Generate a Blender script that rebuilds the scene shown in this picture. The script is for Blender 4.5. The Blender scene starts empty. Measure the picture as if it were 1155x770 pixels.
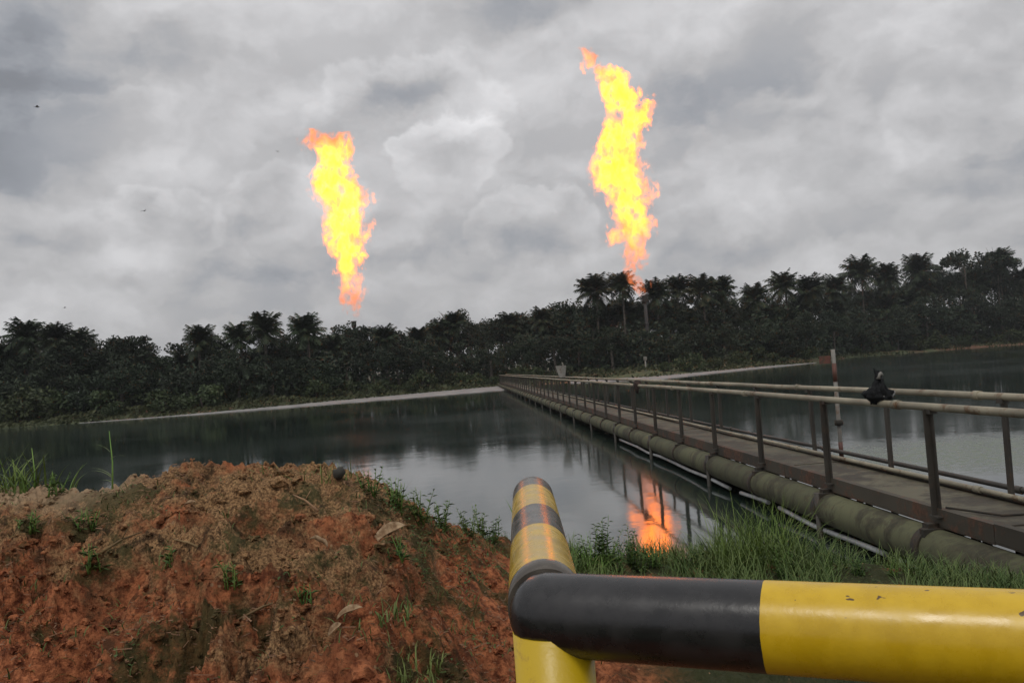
import bpy, bmesh, math, random
from mathutils import Vector, Matrix, noise, Euler
R = math.radians
random.seed(7)
SC = bpy.context.scene
COL = SC.collection

# ------------------------------------------------------------------ camera
F = 962.0                       # focal length in photo pixels (photo is 1155 wide)
ROLL = R(4.0); PITCH = R(1.87); CAMZ = 2.62
fwd = Vector((0, math.cos(PITCH), math.sin(PITCH)))
r0 = Vector((1, 0, 0)); u0 = r0.cross(fwd)
cr = r0 * math.cos(ROLL) - u0 * math.sin(ROLL)
cu = r0 * math.sin(ROLL) + u0 * math.cos(ROLL)
cam_data = bpy.data.cameras.new('camera')
cam_data.sensor_width = 36.0; cam_data.lens = 36.0 * F / 1155.0
cam_data.clip_start = 0.05; cam_data.clip_end = 6000
cam = bpy.data.objects.new('camera', cam_data); COL.objects.link(cam)
cam.matrix_world = Matrix(((cr.x, cu.x, -fwd.x, 0), (cr.y, cu.y, -fwd.y, 0), (cr.z, cu.z, -fwd.z, CAMZ), (0, 0, 0, 1)))
SC.camera = cam
CAM = Vector((0, 0, CAMZ))
def ray(px, py):
    return (fwd * F + cr * (px - 577.5) - cu * (py - 385.0)).normalized()
def at(px, py, depth):          # the point seen at a photo pixel, at a distance measured along +Y
    d = ray(px, py); return CAM + d * (depth / d.y)
def hor(px): return 420 - 0.07 * (px - 526)
def lerp(tab, x):
    if x <= tab[0][0]: return tab[0][1]
    for (a, va), (b, vb) in zip(tab, tab[1:]):
        if x <= b: return va + (vb - va) * (x - a) / (b - a)
    return tab[-1][1]

# ------------------------------------------------------------------ world and light
SUN_EL, SUN_ROT = R(58), R(200)
world = bpy.data.worlds.new('World'); SC.world = world; world.use_nodes = True
SC.view_settings.view_transform = 'Standard'; SC.view_settings.look = 'None'
SC.view_settings.exposure = 0.0; SC.view_settings.gamma = 1.0
SC.view_settings.use_curve_mapping = False

class NT:
    """small helper for node graphs"""
    def __init__(s, tree): s.t = tree; s.n = tree.nodes; s.l = tree.links
    def put(s, sock, v):
        if v is None: return
        if hasattr(v, 'is_output'): s.l.new(v, sock)
        else: sock.default_value = v
    def math(s, op, a, b=None, c=None, clamp=False):
        n = s.n.new('ShaderNodeMath'); n.operation = op; n.use_clamp = clamp
        s.put(n.inputs[0], a); s.put(n.inputs[1], b); s.put(n.inputs[2], c); return n.outputs[0]
    def vmath(s, op, a, b=None, scale=None, out=0):
        n = s.n.new('ShaderNodeVectorMath'); n.operation = op
        s.put(n.inputs[0], a); s.put(n.inputs[1], b)
        if scale is not None: s.put(n.inputs['Scale'], scale)
        return n.outputs[out]
    def noise(s, vec, scale, detail=4, rough=0.5, dist=0.0, out='Fac'):
        n = s.n.new('ShaderNodeTexNoise'); s.put(n.inputs['Vector'], vec)
        n.inputs['Scale'].default_value = scale; n.inputs['Detail'].default_value = detail
        n.inputs['Roughness'].default_value = rough; n.inputs['Distortion'].default_value = dist
        return n.outputs[out]
    def ramp(s, fac, a, b, lo=0.0, hi=1.0, smooth=True):
        n = s.n.new('ShaderNodeMapRange'); n.interpolation_type = 'SMOOTHSTEP' if smooth else 'LINEAR'
        s.put(n.inputs['Value'], fac); n.inputs['From Min'].default_value = a; n.inputs['From Max'].default_value = b
        s.put(n.inputs['To Min'], lo); s.put(n.inputs['To Max'], hi); return n.outputs[0]
    def mix(s, fac, a, b, blend='MIX'):
        n = s.n.new('ShaderNodeMix'); n.data_type = 'RGBA'; n.blend_type = blend
        s.put(n.inputs[0], fac); s.put(n.inputs[6], a); s.put(n.inputs[7], b); return n.outputs[2]
    def sep(s, v):
        n = s.n.new('ShaderNodeSeparateXYZ'); s.l.new(v, n.inputs[0]); return n.outputs
    def comb(s, x, y, z):
        n = s.n.new('ShaderNodeCombineXYZ'); s.put(n.inputs[0], x); s.put(n.inputs[1], y); s.put(n.inputs[2], z); return n.outputs[0]
def C4(r, g, b): return (r, g, b, 1.0)

def build_world():
    g = NT(world.node_tree); g.n.clear()
    out = g.n.new('ShaderNodeOutputWorld')
    tc = g.n.new('ShaderNodeTexCoord')
    d = g.vmath('NORMALIZE', tc.outputs['Generated'])
    s = g.sep(d)
    # elevation is stretched a little so the banks of cloud lie flat towards the horizon
    base = g.comb(s[0], s[1], g.math('MULTIPLY', s[2], 1.5))
    wn = g.noise(base, 8.0, 5, .6, out='Color')
    warp = g.vmath('SUBTRACT', wn, (0.5, 0.5, 0.5))
    p = g.vmath('ADD', base, g.vmath('SCALE', warp, scale=0.09))
    f0 = g.noise(p, 4.6, 7, .50)
    f1 = g.noise(g.vmath('ADD', p, (-0.012, 0.0, 0.032)), 4.6, 7, .50)
    relief = g.math('SUBTRACT', f0, f1)                            # lit tops, shaded bases
    relief = g.math('MINIMUM', g.math('MAXIMUM', relief, -.06), .09)
    low = g.noise(base, 2.1, 2, .5)
    val = g.math('ADD', g.math('MULTIPLY', g.math('SUBTRACT', low, .5), .30), .575)
    val = g.math('ADD', val, g.math('MULTIPLY', g.math('SUBTRACT', f0, .5), .32))
    val = g.math('ADD', val, g.math('MULTIPLY', relief, 1.15))
    # the banks of cloud one can tell apart: direction, spread sideways, spread upwards, darker or lighter
    blobs = [(5, 70, 110, 120, -.22), (188, 62, 70, 26, -.12), (590, -8, 90, 26, -.16),
             (510, 125, 42, 26, .12), (470, 62, 80, 24, .07), (430, 125, 60, 40, -.03), (220, 312, 190, 15, -.12), (560, 285, 110, 14, -.11), (660, 330, 120, 8, -.04), (930, 260, 150, 12, -.05),
             (790, 108, 70, 34, -.12), (1000, 50, 60, 34, .08), (1110, 30, 60, 40, .05), (990, 205, 140, 18, -.09), (880, 60, 70, 40, -.05), (620, 130, 40, 50, -.03),
             (120, 150, 90, 36, .08), (330, 215, 90, 30, .04), (300, 40, 90, 40, .04), (230, 245, 60, 18, -.06),
             (1150, 168, 70, 14, -.13), (600, 230, 90, 22, .04), (560, 345, 500, 22, .05), (300, 112, 40, 9, -.05)]
    vo = g.n.new('ShaderNodeTexVoronoi'); g.l.new(g.vmath('ADD', d, g.vmath('SCALE', warp, scale=.05)), vo.inputs['Vector']); vo.inputs['Scale'].default_value = 30.0
    lump = g.math('SUBTRACT', .45, vo.outputs['Distance'])         # round cauliflower heads
    fw = g.vmath('ADD', d, g.vmath('SCALE', warp, scale=0.12))
    tx = g.sep(fw)
    u = g.math('DIVIDE', tx[0], tx[1]); v = g.math('DIVIDE', tx[2], tx[1])
    front = g.ramp(tx[1], .05, .3)
    for (px, py, sx, sy, a) in blobs:
        q = ray(px, py); cu_, cv_ = q.x / q.y, q.z / q.y
        du = g.math('DIVIDE', g.math('SUBTRACT', u, cu_), sx / F)
        dv = g.math('DIVIDE', g.math('SUBTRACT', v, cv_), sy / F)
        r2 = g.math('ADD', g.math('MULTIPLY', du, du), g.math('MULTIPLY', dv, dv))
        w = g.math('EXPONENT', g.math('MULTIPLY', r2, -.7))
        val = g.math('ADD', val, g.math('MULTIPLY', g.math('MULTIPLY', w, front), a))
    # heaped clouds: a ragged lit upper edge, shaded body, base lost in the grey
    heaps = [(512, 182, 66, 70, .20, .09), (455, 112, 118, 60, .12, .10), (185, 250, 82, 60, .11, .10), (330, 250, 95, 62, .09, .09), (600, 255, 75, 45, .12, .09),
             (40, 300, 120, 95, .06, .06), (1100, 170, 130, 120, .07, .08), (900, 190, 120, 110, .07, .07), (800, 300, 170, 70, .06, .05), (1180, 290, 120, 80, .06, .05), (110, 140, 90, 50, .06, .03)]
    for (px, py, sx, sy, ab_, bb_) in heaps:
        q = ray(px, py); cu_, cv_ = q.x / q.y, q.z / q.y
        du = g.math('DIVIDE', g.math('SUBTRACT', u, cu_), sx / F)
        dv = g.math('DIVIDE', g.math('SUBTRACT', v, cv_), sy / F)
        rr = g.math('SQRT', g.math('ADD', g.math('MULTIPLY', du, du), g.math('MULTIPLY', dv, dv)))
        q_ = g.math('ADD', g.math('SUBTRACT', 1.0, rr), g.math('MULTIPLY', lump, .30))
        ins = g.math('MULTIPLY', g.ramp(q_, -.03, .15), g.ramp(dv, -.95, .45))
        lit = g.math('MULTIPLY', g.math('EXPONENT', g.math('MULTIPLY', g.math('MAXIMUM', q_, 0.0), -1.9)), ab_ * 1.1)
        sh = g.math('MULTIPLY', g.ramp(q_, .12, .75), -bb_ * 1.15)
        val = g.math('ADD', val, g.math('MULTIPLY', g.math('MULTIPLY', ins, front), g.math('ADD', lit, sh)))
    # brighter cloud overhead, as under a real overcast
    val = g.math('ADD', val, g.ramp(s[2], .30, .9, 0.0, .20))
    val = g.math('MAXIMUM', val, .14)
    cold = g.vmath('MULTIPLY', g.comb(val, val, val), (0.94, 0.985, 1.08))
    warm = g.vmath('MULTIPLY', g.comb(val, val, val), (1.005, .998, 1.015))
    colr = g.mix(g.ramp(val, .33, .55), cold, warm)
    bgc = g.n.new('ShaderNodeBackground'); g.l.new(colr, bgc.inputs['Color']); bgc.inputs['Strength'].default_value = 0.97
    sky = g.n.new('ShaderNodeTexSky'); sky.sky_type = 'NISHITA'; sky.sun_disc = False
    sky.sun_elevation = SUN_EL; sky.sun_rotation = SUN_ROT; sky.dust_density = 4.0
    bgs = g.n.new('ShaderNodeBackground'); g.l.new(sky.outputs[0], bgs.inputs['Color']); bgs.inputs['Strength'].default_value = 0.05
    mx = g.n.new('ShaderNodeMixShader'); mx.inputs[0].default_value = 0.93   # the overcast hides nearly all of the blue
    g.l.new(bgs.outputs[0], mx.inputs[1]); g.l.new(bgc.outputs[0], mx.inputs[2])
    g.l.new(mx.outputs[0], out.inputs['Surface'])
build_world()
sl = bpy.data.lights.new('sun', 'SUN'); sl.energy = 0.9; sl.angle = R(16); sl.color = (1.0, .96, .90)
sun = bpy.data.objects.new('sun', sl); COL.objects.link(sun)
sdir = Vector((math.sin(SUN_ROT) * math.cos(SUN_EL), math.cos(SUN_ROT) * math.cos(SUN_EL), math.sin(SUN_EL)))
sun.rotation_euler = sdir.to_track_quat('Z', 'Y').to_euler()
SC.cycles.max_bounces = 8; SC.cycles.volume_bounces = 0
SC.cycles.volume_max_steps = 512

# ------------------------------------------------------------------ helpers
def tag(o, label=None, cat=None, group=None, kind=None):
    if label: o['label'] = label
    if cat: o['category'] = cat
    if group: o['group'] = group
    if kind: o['kind'] = kind
    return o
def empty(name, loc=(0, 0, 0), rz=0.0):
    o = bpy.data.objects.new(name, None); COL.objects.link(o); o.location = loc; o.rotation_euler = (0, 0, rz)
    o.empty_display_size = .3; return o
def link_mesh(name, me, parent=None, loc=None):
    o = bpy.data.objects.new(name, me); COL.objects.link(o)
    if parent: o.parent = parent
    if loc is not None: o.location = loc
    return o
class MB:
    def __init__(s): s.v = []; s.f = []; s.sm = []
    def add(s, vs, fs, smooth=False):
        k = len(s.v); s.v += [tuple(q) for q in vs]; s.f += [tuple(i + k for i in f) for f in fs]; s.sm += [smooth] * len(fs)
    def box(s, c, sx, sy, sz, ax=None):
        ax = ax or (Vector((1, 0, 0)), Vector((0, 1, 0)), Vector((0, 0, 1))); c = Vector(c)
        vs = [c + ax[0] * sx * i + ax[1] * sy * j + ax[2] * sz * k for i in (-.5, .5) for j in (-.5, .5) for k in (-.5, .5)]
        s.add(vs, [(0, 1, 3, 2), (4, 6, 7, 5), (0, 4, 5, 1), (2, 3, 7, 6), (0, 2, 6, 4), (1, 5, 7, 3)])
    def tube(s, pts, rad, n=12, cap=True, smooth=True):
        pts = [Vector(p) for p in pts]
        if not isinstance(rad, (list, tuple)): rad = [rad] * len(pts)
        vs = []; ref = None
        for i, p in enumerate(pts):
            t = (pts[min(i + 1, len(pts) - 1)] - pts[max(i - 1, 0)]).normalized()
            if ref is None: ref = Vector((0, 0, 1)) if abs(t.z) < .9 else Vector((1, 0, 0))
            a = (ref - t * ref.dot(t)).normalized(); ref = a; b = t.cross(a)
            for k in range(n):
                th = 2 * math.pi * k / n; vs.append(p + (a * math.cos(th) + b * math.sin(th)) * rad[i])
        fs = []
        for i in range(len(pts) - 1):
            for k in range(n):
                fs.append((i * n + k, i * n + (k + 1) % n, (i + 1) * n + (k + 1) % n, (i + 1) * n + k))
        s.add(vs, fs, smooth)
        if cap:
            m = len(pts) - 1
            s.f.append(tuple(len(s.v) - len(vs) + k for k in range(n))[::-1]); s.sm.append(False)
            s.f.append(tuple(len(s.v) - len(vs) + m * n + k for k in range(n))); s.sm.append(False)
    def quad(s, c, ux, uy): s.add([c - ux - uy, c + ux - uy, c + ux + uy, c - ux + uy], [(0, 1, 2, 3)])
    def mesh(s, name, mat):
        me = bpy.data.meshes.new(name); me.from_pydata(s.v, [], s.f); me.materials.append(mat)
        me.polygons.foreach_set('use_smooth', s.sm); me.update(); return me
    def build(s, name, mat, parent=None, loc=None): return link_mesh(name, s.mesh(name, mat), parent, loc)
def rnd_unit(rg):
    while True:
        v = Vector((rg.uniform(-1, 1), rg.uniform(-1, 1), rg.uniform(-1, 1)))
        if .05 < v.length < 1: return v.normalized()

# ------------------------------------------------------------------ materials
PRD = .084                      # radius of the barrier pipes
def new_mat(name):
    m = bpy.data.materials.new(name); m.use_nodes = True
    g = NT(m.node_tree); b = g.n['Principled BSDF']; return m, g, b
def bump(g, b, height, strength, dist=0.01):
    n = g.n.new('ShaderNodeBump'); n.inputs['Strength'].default_value = strength; n.inputs['Distance'].default_value = dist
    g.l.new(height, n.inputs['Height']); g.l.new(n.outputs[0], b.inputs['Normal'])
def coord(g, which='Object'): return g.n.new('ShaderNodeTexCoord').outputs[which]
def geo_pos(g): return g.n.new('ShaderNodeNewGeometry').outputs['Position']

def leaf_mat(name, c1, c2, scale=.35, island=True, rough=.55):
    m, g, b = new_mat(name)
    ge = g.n.new('ShaderNodeNewGeometry')
    n1 = g.noise(ge.outputs['Position'], scale, 3, .6)
    fac = g.math('ADD', g.math('MULTIPLY', g.ramp(n1, .3, .7), .55), g.math('MULTIPLY', ge.outputs['Random Per Island'], .45))
    oi = g.n.new('ShaderNodeObjectInfo')
    col = g.mix(fac, C4(*c1), C4(*c2))
    hs = g.n.new('ShaderNodeHueSaturation'); g.l.new(col, hs.inputs['Color'])
    g.l.new(g.ramp(oi.outputs['Random'], 0, 1, .48, .52, False), hs.inputs['Hue'])
    g.l.new(g.ramp(g.math('FRACT', g.math('MULTIPLY', oi.outputs['Random'], 7.31)), 0, 1, .75, 1.25, False), hs.inputs['Value'])
    g.l.new(hs.outputs[0], b.inputs['Base Color'])
    b.inputs['Roughness'].default_value = rough; b.inputs['Specular IOR Level'].default_value = .15
    return m
M = {}
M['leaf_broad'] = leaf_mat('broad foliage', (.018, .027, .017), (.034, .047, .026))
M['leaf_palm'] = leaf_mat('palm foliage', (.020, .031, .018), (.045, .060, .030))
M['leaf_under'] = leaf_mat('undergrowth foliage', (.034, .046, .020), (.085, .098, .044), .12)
M['leaf_shrub'] = leaf_mat('shrub foliage', (.026, .040, .018), (.062, .080, .034), .5)
M['leaf_weed'] = leaf_mat('weed leaves', (.032, .068, .018), (.10, .15, .045), 5)
M['grass'] = leaf_mat('grass blades', (.045, .088, .022), (.17, .21, .068), 3)
M['sedge'] = leaf_mat('bright sedge', (.075, .16, .030), (.20, .30, .080), 3)
M['straw'] = leaf_mat('dry straw', (.05, .028, .015), (.33, .21, .11), 6)
def bark(name, c1, c2):
    m, g, b = new_mat(name); p = geo_pos(g)
    g.l.new(g.mix(g.ramp(g.noise(p, 3, 4, .6), .3, .7), C4(*c1), C4(*c2)), b.inputs['Base Color'])
    b.inputs['Roughness'].default_value = .9; return m
M['bark'] = bark('tree bark', (.05, .042, .034), (.14, .12, .10))

def make_soil():
    m, g, b = new_mat('red laterite soil'); p = geo_pos(g)
    big = g.noise(p, .55, 4, .6); mid = g.noise(p, 3.2, 6, .65, .3); fine = g.noise(p, 22, 6, .7); vf = g.noise(p, 75, 4, .7)
    red = g.mix(g.ramp(fine, .35, .68), C4(.115, .034, .016), C4(.54, .195, .085))
    brown = g.mix(g.ramp(vf, .33, .68), C4(.085, .046, .024), C4(.47, .28, .135))
    sxp = g.sep(p)
    k = g.math('ADD', g.math('MULTIPLY', big, .45), g.math('MULTIPLY', mid, .55))
    reg = g.math('ADD', g.ramp(sxp[1], 3.3, 4.3, -.10, .035), g.math('MULTIPLY', g.ramp(sxp[0], -.9, -.1), -.10))
    k = g.math('ADD', k, reg)
    c = g.mix(g.ramp(k, .43, .56), red, brown)
    c = g.mix(g.ramp(g.noise(p, 5.5, 6, .75), .53, .64, 0, .85), c, C4(.030, .020, .012))
    c = g.mix(g.ramp(g.noise(p, 9.5, 5, .7), .62, .70, 0, .7), c, C4(.36, .155, .07))
    # mossy, damp streaks
    c = g.mix(g.ramp(g.noise(g.vmath('ADD', p, (9, 4, 2)), 1.8, 6, .75), .49, .58, 0, .8), c, C4(.046, .052, .020))
    c = g.mix(g.math('MULTIPLY', g.ramp(sxp[0], .2, .9), g.ramp(g.noise(p, 2.4, 5, .7), .30, .50)), c, C4(.045, .050, .022))
    sx = g.sep(p)
    tan = g.math('MULTIPLY', g.ramp(sx[0], -2.0, -2.5), g.ramp(g.math('ADD', sx[1], g.math('MULTIPLY', mid, .8)), 4.9, 5.4))
    c = g.mix(g.math('MULTIPLY', tan, .8), c, C4(.42, .30, .19))
    # the dry crumbs that lie on top of the soil
    vo = g.n.new('ShaderNodeTexVoronoi'); g.l.new(p, vo.inputs['Vector']); vo.inputs['Scale'].default_value = 34
    cell = g.sep(vo.outputs['Color'])
    c = g.mix(g.math('MULTIPLY', g.ramp(cell[0], .90, .94), g.ramp(g.math('ADD', vo.outputs['Distance'], g.math('MULTIPLY', fine, .6)), .62, .50)), c, C4(.30, .18, .10))
    g.l.new(c, b.inputs['Base Color']); b.inputs['Roughness'].default_value = .95
    b.inputs['Specular IOR Level'].default_value = .15
    h = g.math('ADD', g.math('MULTIPLY', fine, .7), g.math('MULTIPLY', vf, .35))
    h = g.math('ADD', h, g.math('MULTIPLY', mid, 1.4)); h = g.math('SUBTRACT', h, g.math('MULTIPLY', vo.outputs['Distance'], .25))
    bump(g, b, h, .95, .035); return m
M['soil'] = make_soil()

def make_land():
    m, g, b = new_mat('bank earth and short grass'); p = geo_pos(g)
    n = g.noise(p, .06, 5, .6); f = g.noise(p, .9, 5, .65)
    green = g.mix(g.ramp(f, .3, .7), C4(.030, .044, .018), C4(.085, .10, .040))
    red = g.mix(g.ramp(f, .3, .7), C4(.10, .045, .025), C4(.21, .105, .06))
    g.l.new(g.mix(g.ramp(n, .50, .60), green, red), b.inputs['Base Color'])
    b.inputs['Roughness'].default_value = .95; bump(g, b, f, .6, .25); return m
M['land'] = make_land()

def make_mud():
    m, g, b = new_mat('pale dried mud'); p = geo_pos(g)
    f = g.noise(p, .5, 5, .6)
    g.l.new(g.mix(g.ramp(f, .3, .7), C4(.17, .165, .16), C4(.27, .265, .255)), b.inputs['Base Color'])
    b.inputs['Roughness'].default_value = .8; return m
M['mud'] = make_mud()

def make_water():
    m, g, b = new_mat('still murky pond water'); p = geo_pos(g)
    patch = g.noise(g.vmath('MULTIPLY', p, (1, 1.0, 1)), .035, 4, .6)
    body = g.mix(g.ramp(patch, .35, .65), C4(.012, .021, .017), C4(.022, .034, .028))
    # green scum drifting beyond the footbridge
    c = at(1135, 535, 19.5)
    dv = g.vmath('SUBTRACT', p, (c.x, c.y, 0)); dist = g.vmath('LENGTH', g.vmath('MULTIPLY', dv, (.16, .22, 0)), out=1)
    msk = g.math('MULTIPLY', g.ramp(g.math('ADD', dist, g.math('MULTIPLY', g.noise(p, .8, 5, .7), 1.2)), 1.55, .95), g.ramp(g.noise(p, 5.5, 5, .7), .42, .58, .15, .75))
    g.l.new(g.mix(msk, body, C4(.11, .145, .075)), b.inputs['Base Color'])
    b.inputs['IOR'].default_value = 1.85
    g.l.new(g.math('ADD', g.ramp(patch, .38, .62, .045, .105), g.math('MULTIPLY', msk, .55)), b.inputs['Roughness'])
    w1 = g.noise(g.vmath('MULTIPLY', p, (1, .75, 1)), 1.1, 3, .55, .4)
    w2 = g.noise(g.vmath('MULTIPLY', p, (1, .7, 1)), 4.5, 3, .5, .3)
    calm = g.ramp(g.noise(p, .05, 3, .5), .35, .7, .45, 1.0)
    h = g.math('MULTIPLY', g.math('ADD', w1, g.math('MULTIPLY', w2, .22)), calm)
    bump(g, b, h, .35, .014); return m
M['water'] = make_water()

def rusty(name, paint, rustc, amount, scale=6.0, rough=.6, streak=1.0):
    m, g, b = new_mat(name); p = geo_pos(g)
    n = g.noise(g.vmath('MULTIPLY', p, (1, 1, streak)), scale, 6, .68, .3); f = g.noise(p, scale * 9, 4, .65)
    k = g.ramp(g.math('ADD', g.math('MULTIPLY', n, .8), g.math('MULTIPLY', f, .2)), 1 - amount - .06, 1 - amount + .06)
    rr = g.mix(g.ramp(f, .3, .7), C4(*[q * .45 for q in rustc]), C4(*rustc))
    pp = g.mix(g.ramp(g.noise(p, scale * .3, 4, .6), .3, .7), C4(*[q * .55 for q in paint]), C4(*paint))
    g.l.new(g.mix(k, pp, rr), b.inputs['Base Color']); b.inputs['Roughness'].default_value = rough
    bump(g, b, g.math('ADD', k, f), .35, .004); return m
M['rail'] = rusty('weathered cream rail', (.34, .305, .22), (.17, .10, .05), .42, 3.0)
M['post'] = rusty('dark corroded steel', (.058, .051, .041), (.072, .050, .034), .42, 5.0)
M['deck'] = rusty('stained walkway plate', (.125, .112, .070), (.058, .046, .028), .50, 1.6, .75)
M['girder'] = rusty('rust red girder', (.070, .060, .043), (.125, .060, .034), .47, 1.6, .8)
M['mosspipe'] = rusty('moss grown pipe', (.115, .118, .060), (.060, .055, .030), .48, 1.6, .85, .35)
M['collar'] = rusty('dark clamp', (.035, .032, .025), (.06, .042, .026), .5, 5, .8)
M['whitepipe'] = rusty('dull white pipe', (.46, .47, .47), (.24, .23, .20), .40, 4, .5)
M['redband'] = rusty('faded red paint', (.17, .065, .045), (.10, .06, .04), .45, 6)
M['palepaint'] = rusty('faded white paint', (.24, .23, .205), (.18, .12, .08), .42, 6)
M['stack'] = rusty('sooty steel stack', (.045, .042, .040), (.06, .045, .035), .5, .8)

def banded(name, axis_obj, L, bands, first_dark, rough, chips=True, dust_sheen=0.0):
    """yellow and black bands painted round a pipe; L is measured along the pipe's own x axis"""
    m, g, b = new_mat(name); p = coord(g, 'Object'); s = g.sep(p)
    xx = g.math('ADD', s[0], g.math('MULTIPLY', g.math('SUBTRACT', g.noise(p, 20, 3, .6), .5), .006))
    k = None; val = 1.0 if first_dark else 0.0
    cur = g.math('ADD', 0.0, val)
    for q in bands:
        st = g.math('GREATER_THAN', xx, q)
        val = 1.0 - val
        sign = 1.0 if val else -1.0
        cur = g.math('ADD', cur, g.math('MULTIPLY', st, sign))
    gr = g.noise(g.vmath('MULTIPLY', p, (1, 1, 1)), 14, 6, .65)
    yel = g.mix(g.ramp(gr, .35, .7), C4(.57, .355, .006), C4(.66, .425, .012))
    yel = g.mix(g.ramp(g.noise(p, 5, 5, .7), .5, .8, 0, .35), yel, C4(.38, .24, .02))
    blk = g.mix(g.ramp(gr, .35, .7), C4(.010, .010, .011), C4(.024, .023, .024))
    c = g.mix(cur, yel, blk)
    if dust_sheen: c = g.mix(g.ramp(g.noise(p, 8, 6, .7), .25, .75, dust_sheen * .3, dust_sheen), c, C4(.26, .22, .17))  # weathering dust and pale sky reflection both mixed into the colour
    if chips:
        cp = g.noise(g.vmath('MULTIPLY', p, (1, 1.6, 1.6)), 26, 2, .5)
        region = g.math('MULTIPLY', g.math('GREATER_THAN', s[0], bands[0] + .06), g.ramp(s[2], PRD * .35, PRD * .6)); region = g.math('MULTIPLY', region, g.ramp(g.noise(g.vmath('ADD', p, (3.1, 0, 0)), 5.5, 2, .5), .40, .46))
        ck = g.math('MULTIPLY', g.ramp(cp, .66, .68), region)
        c = g.mix(g.math('MULTIPLY', ck, g.math('SUBTRACT', 1.0, cur)), c, C4(.10, .055, .02))
    g.l.new(c, b.inputs['Base Color'])
    g.l.new(g.ramp(gr, .3, .75, rough, rough + .16), b.inputs['Roughness'])
    b.inputs['Specular IOR Level'].default_value = .55
    bump(g, b, g.math('ADD', g.noise(p, 45, 4, .6), g.math('MULTIPLY', g.noise(p, 6, 3, .5), 1.5)), .16, .003); return m

# ------------------------------------------------------------------ the pond, its shores and the land
NEAR_OFF = [(-300, 92), (0, 91), (100, 98), (150, 94), (200, 84), (250, 85), (300, 93), (370, 100), (400, 112), (430, 136), (480, 170), (560, 196),
            (650, 218), (750, 228), (850, 236), (950, 250), (1050, 274), (1155, 300), (1400, 345), (1600, 378)]
NEAR_D = [(-300, 5.4), (0, 5.1), (250, 4.9), (400, 4.9), (480, 5.6), (560, 6.8), (750, 7.4), (950, 6.8), (1050, 6.2), (1155, 5.6), (1400, 5.0)]
FRONT = [(-300, 1.30), (300, 1.30), (420, 1.34), (560, 1.46), (1250, 1.5), (1700, 1.93)]
def bank_drop(px, dep):
    dc = lerp(NEAR_D, px); cd = lerp(NEAR_OFF, px) * dc / F; fd = lerp(FRONT, px)
    if dep < dc:
        t = max(0.0, (dep - 2.2) / (dc - 2.2)); t = t * t * (3 - 2 * t) * .5 + t * .5
        return fd + (cd - fd) * t
    e = dep - dc
    return cd + .10 * e + min(e, 1.2) ** 2 * .22 + max(0, e - 1.2) * .55
def bank_noise(x, y, amp=1.0):
    v = Vector((x, y, 0))
    a = noise.fractal(v * .8 + Vector((3, 7, 1)), 1.0, 2.0, 3) * .05
    wv = v + Vector((noise.noise(v * 1.7), noise.noise(v * 1.7 + Vector((5, 5, 5))), 0)) * .25
    lump = (.5 - abs(noise.fractal(wv * 2.1 + Vector((1, 5, 9)), .85, 2.15, 4)) * 1.3) * .22 - .075     # rounded lumps with creases between
    b_ = abs(noise.fractal(wv * 5.0 + Vector((8, 1, 5)), .85, 2.2, 4)) * -.13 + .03
    c = noise.fractal(v * 12, .7, 2.2, 4) * .030
    gx = noise.noise(Vector((x * 1.5 - y * 1.1, y * .35 + x * .3, 4.0)))
    gul = -max(0, .07 - abs(gx)) * 1.6 * max(0, min(1, (4.6 - y) * .8))                         # rain cut crevices low on the face
    k_ = .60 + .62 * max(0, min(1, (4.6 - y) / .9))      # smoother towards the crest
    return (a + (lump + b_) * k_ + c + gul) * amp
def bank_z(px, dep):
    x = (px - 577.5) / F * dep
    k = lerp([(-300, 1), (430, 1), (600, .55), (1400, .4)], px)
    return CAMZ - bank_drop(px, dep) + bank_noise(x, dep, k) * min(1, dep / 3.0)
def zat(x, y):
    return bank_z(577.5 + x / y * F, y)

def near_bank():
    cols = list(range(-1400, -230, 18)) + [-230 + 1610 * i / 740 for i in range(741)] + list(range(1398, 2700, 18))
    nx, ny = len(cols), 430; verts = []
    for j in range(ny):
        dep = .9 * (15.0 / .9) ** (j / (ny - 1))
        for px in cols: verts.append(((px - 577.5) / F * dep, dep, bank_z(px, dep)))
    faces = [(j * nx + i, j * nx + i + 1, (j + 1) * nx + i + 1, (j + 1) * nx + i) for j in range(ny - 1) for i in range(nx - 1)]
    me = bpy.data.meshes.new('soil_bank'); me.from_pydata(verts, [], faces); me.materials.append(M['soil'])
    me.polygons.foreach_set('use_smooth', [True] * len(faces)); me.update()
    o = link_mesh('soil_bank', me); tag(o, 'rough red earth bank sloping down to the pond in the foreground', 'soil bank', kind='structure')
near_bank()

FAR = [(-900, 72), (-300, 88), (0, 95), (168, 96), (280, 100), (400, 112), (560, 132), (640, 132), (735, 121), (915, 151), (960, 190), (1100, 208), (1400, 214), (2500, 170)]
def far_shore(px): return lerp(FAR, px)
def land_z(x, y):
    r = math.hypot(x, y)
    if y > 6 and abs(x / y) < 2.0:
        px = 577.5 + x / y * F; fs = far_shore(px)
        e = y - fs
        if e < 0:
            if y < 16: return -1.2
            return max(-1.2, e * .12 - .05)
        z = min(e * .09, 1.0 + e * .002) + noise.noise(Vector((x * .05, y * .05, 0))) * .35 * min(1, e / 10)
        return z + max(0, min(1, (r - 400) / 1500)) * 20 * (.5 + .5 * noise.noise(Vector((x * .001, y * .001, 2))))
    if y > 6: return -1.2 if r < 70 else min(1.2, (r - 70) * .1)
    return -1.2 + max(0, min(1, (2 - y) / 3.0)) * 2.3 if r < 60 or y < 0 else 0.5
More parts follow.
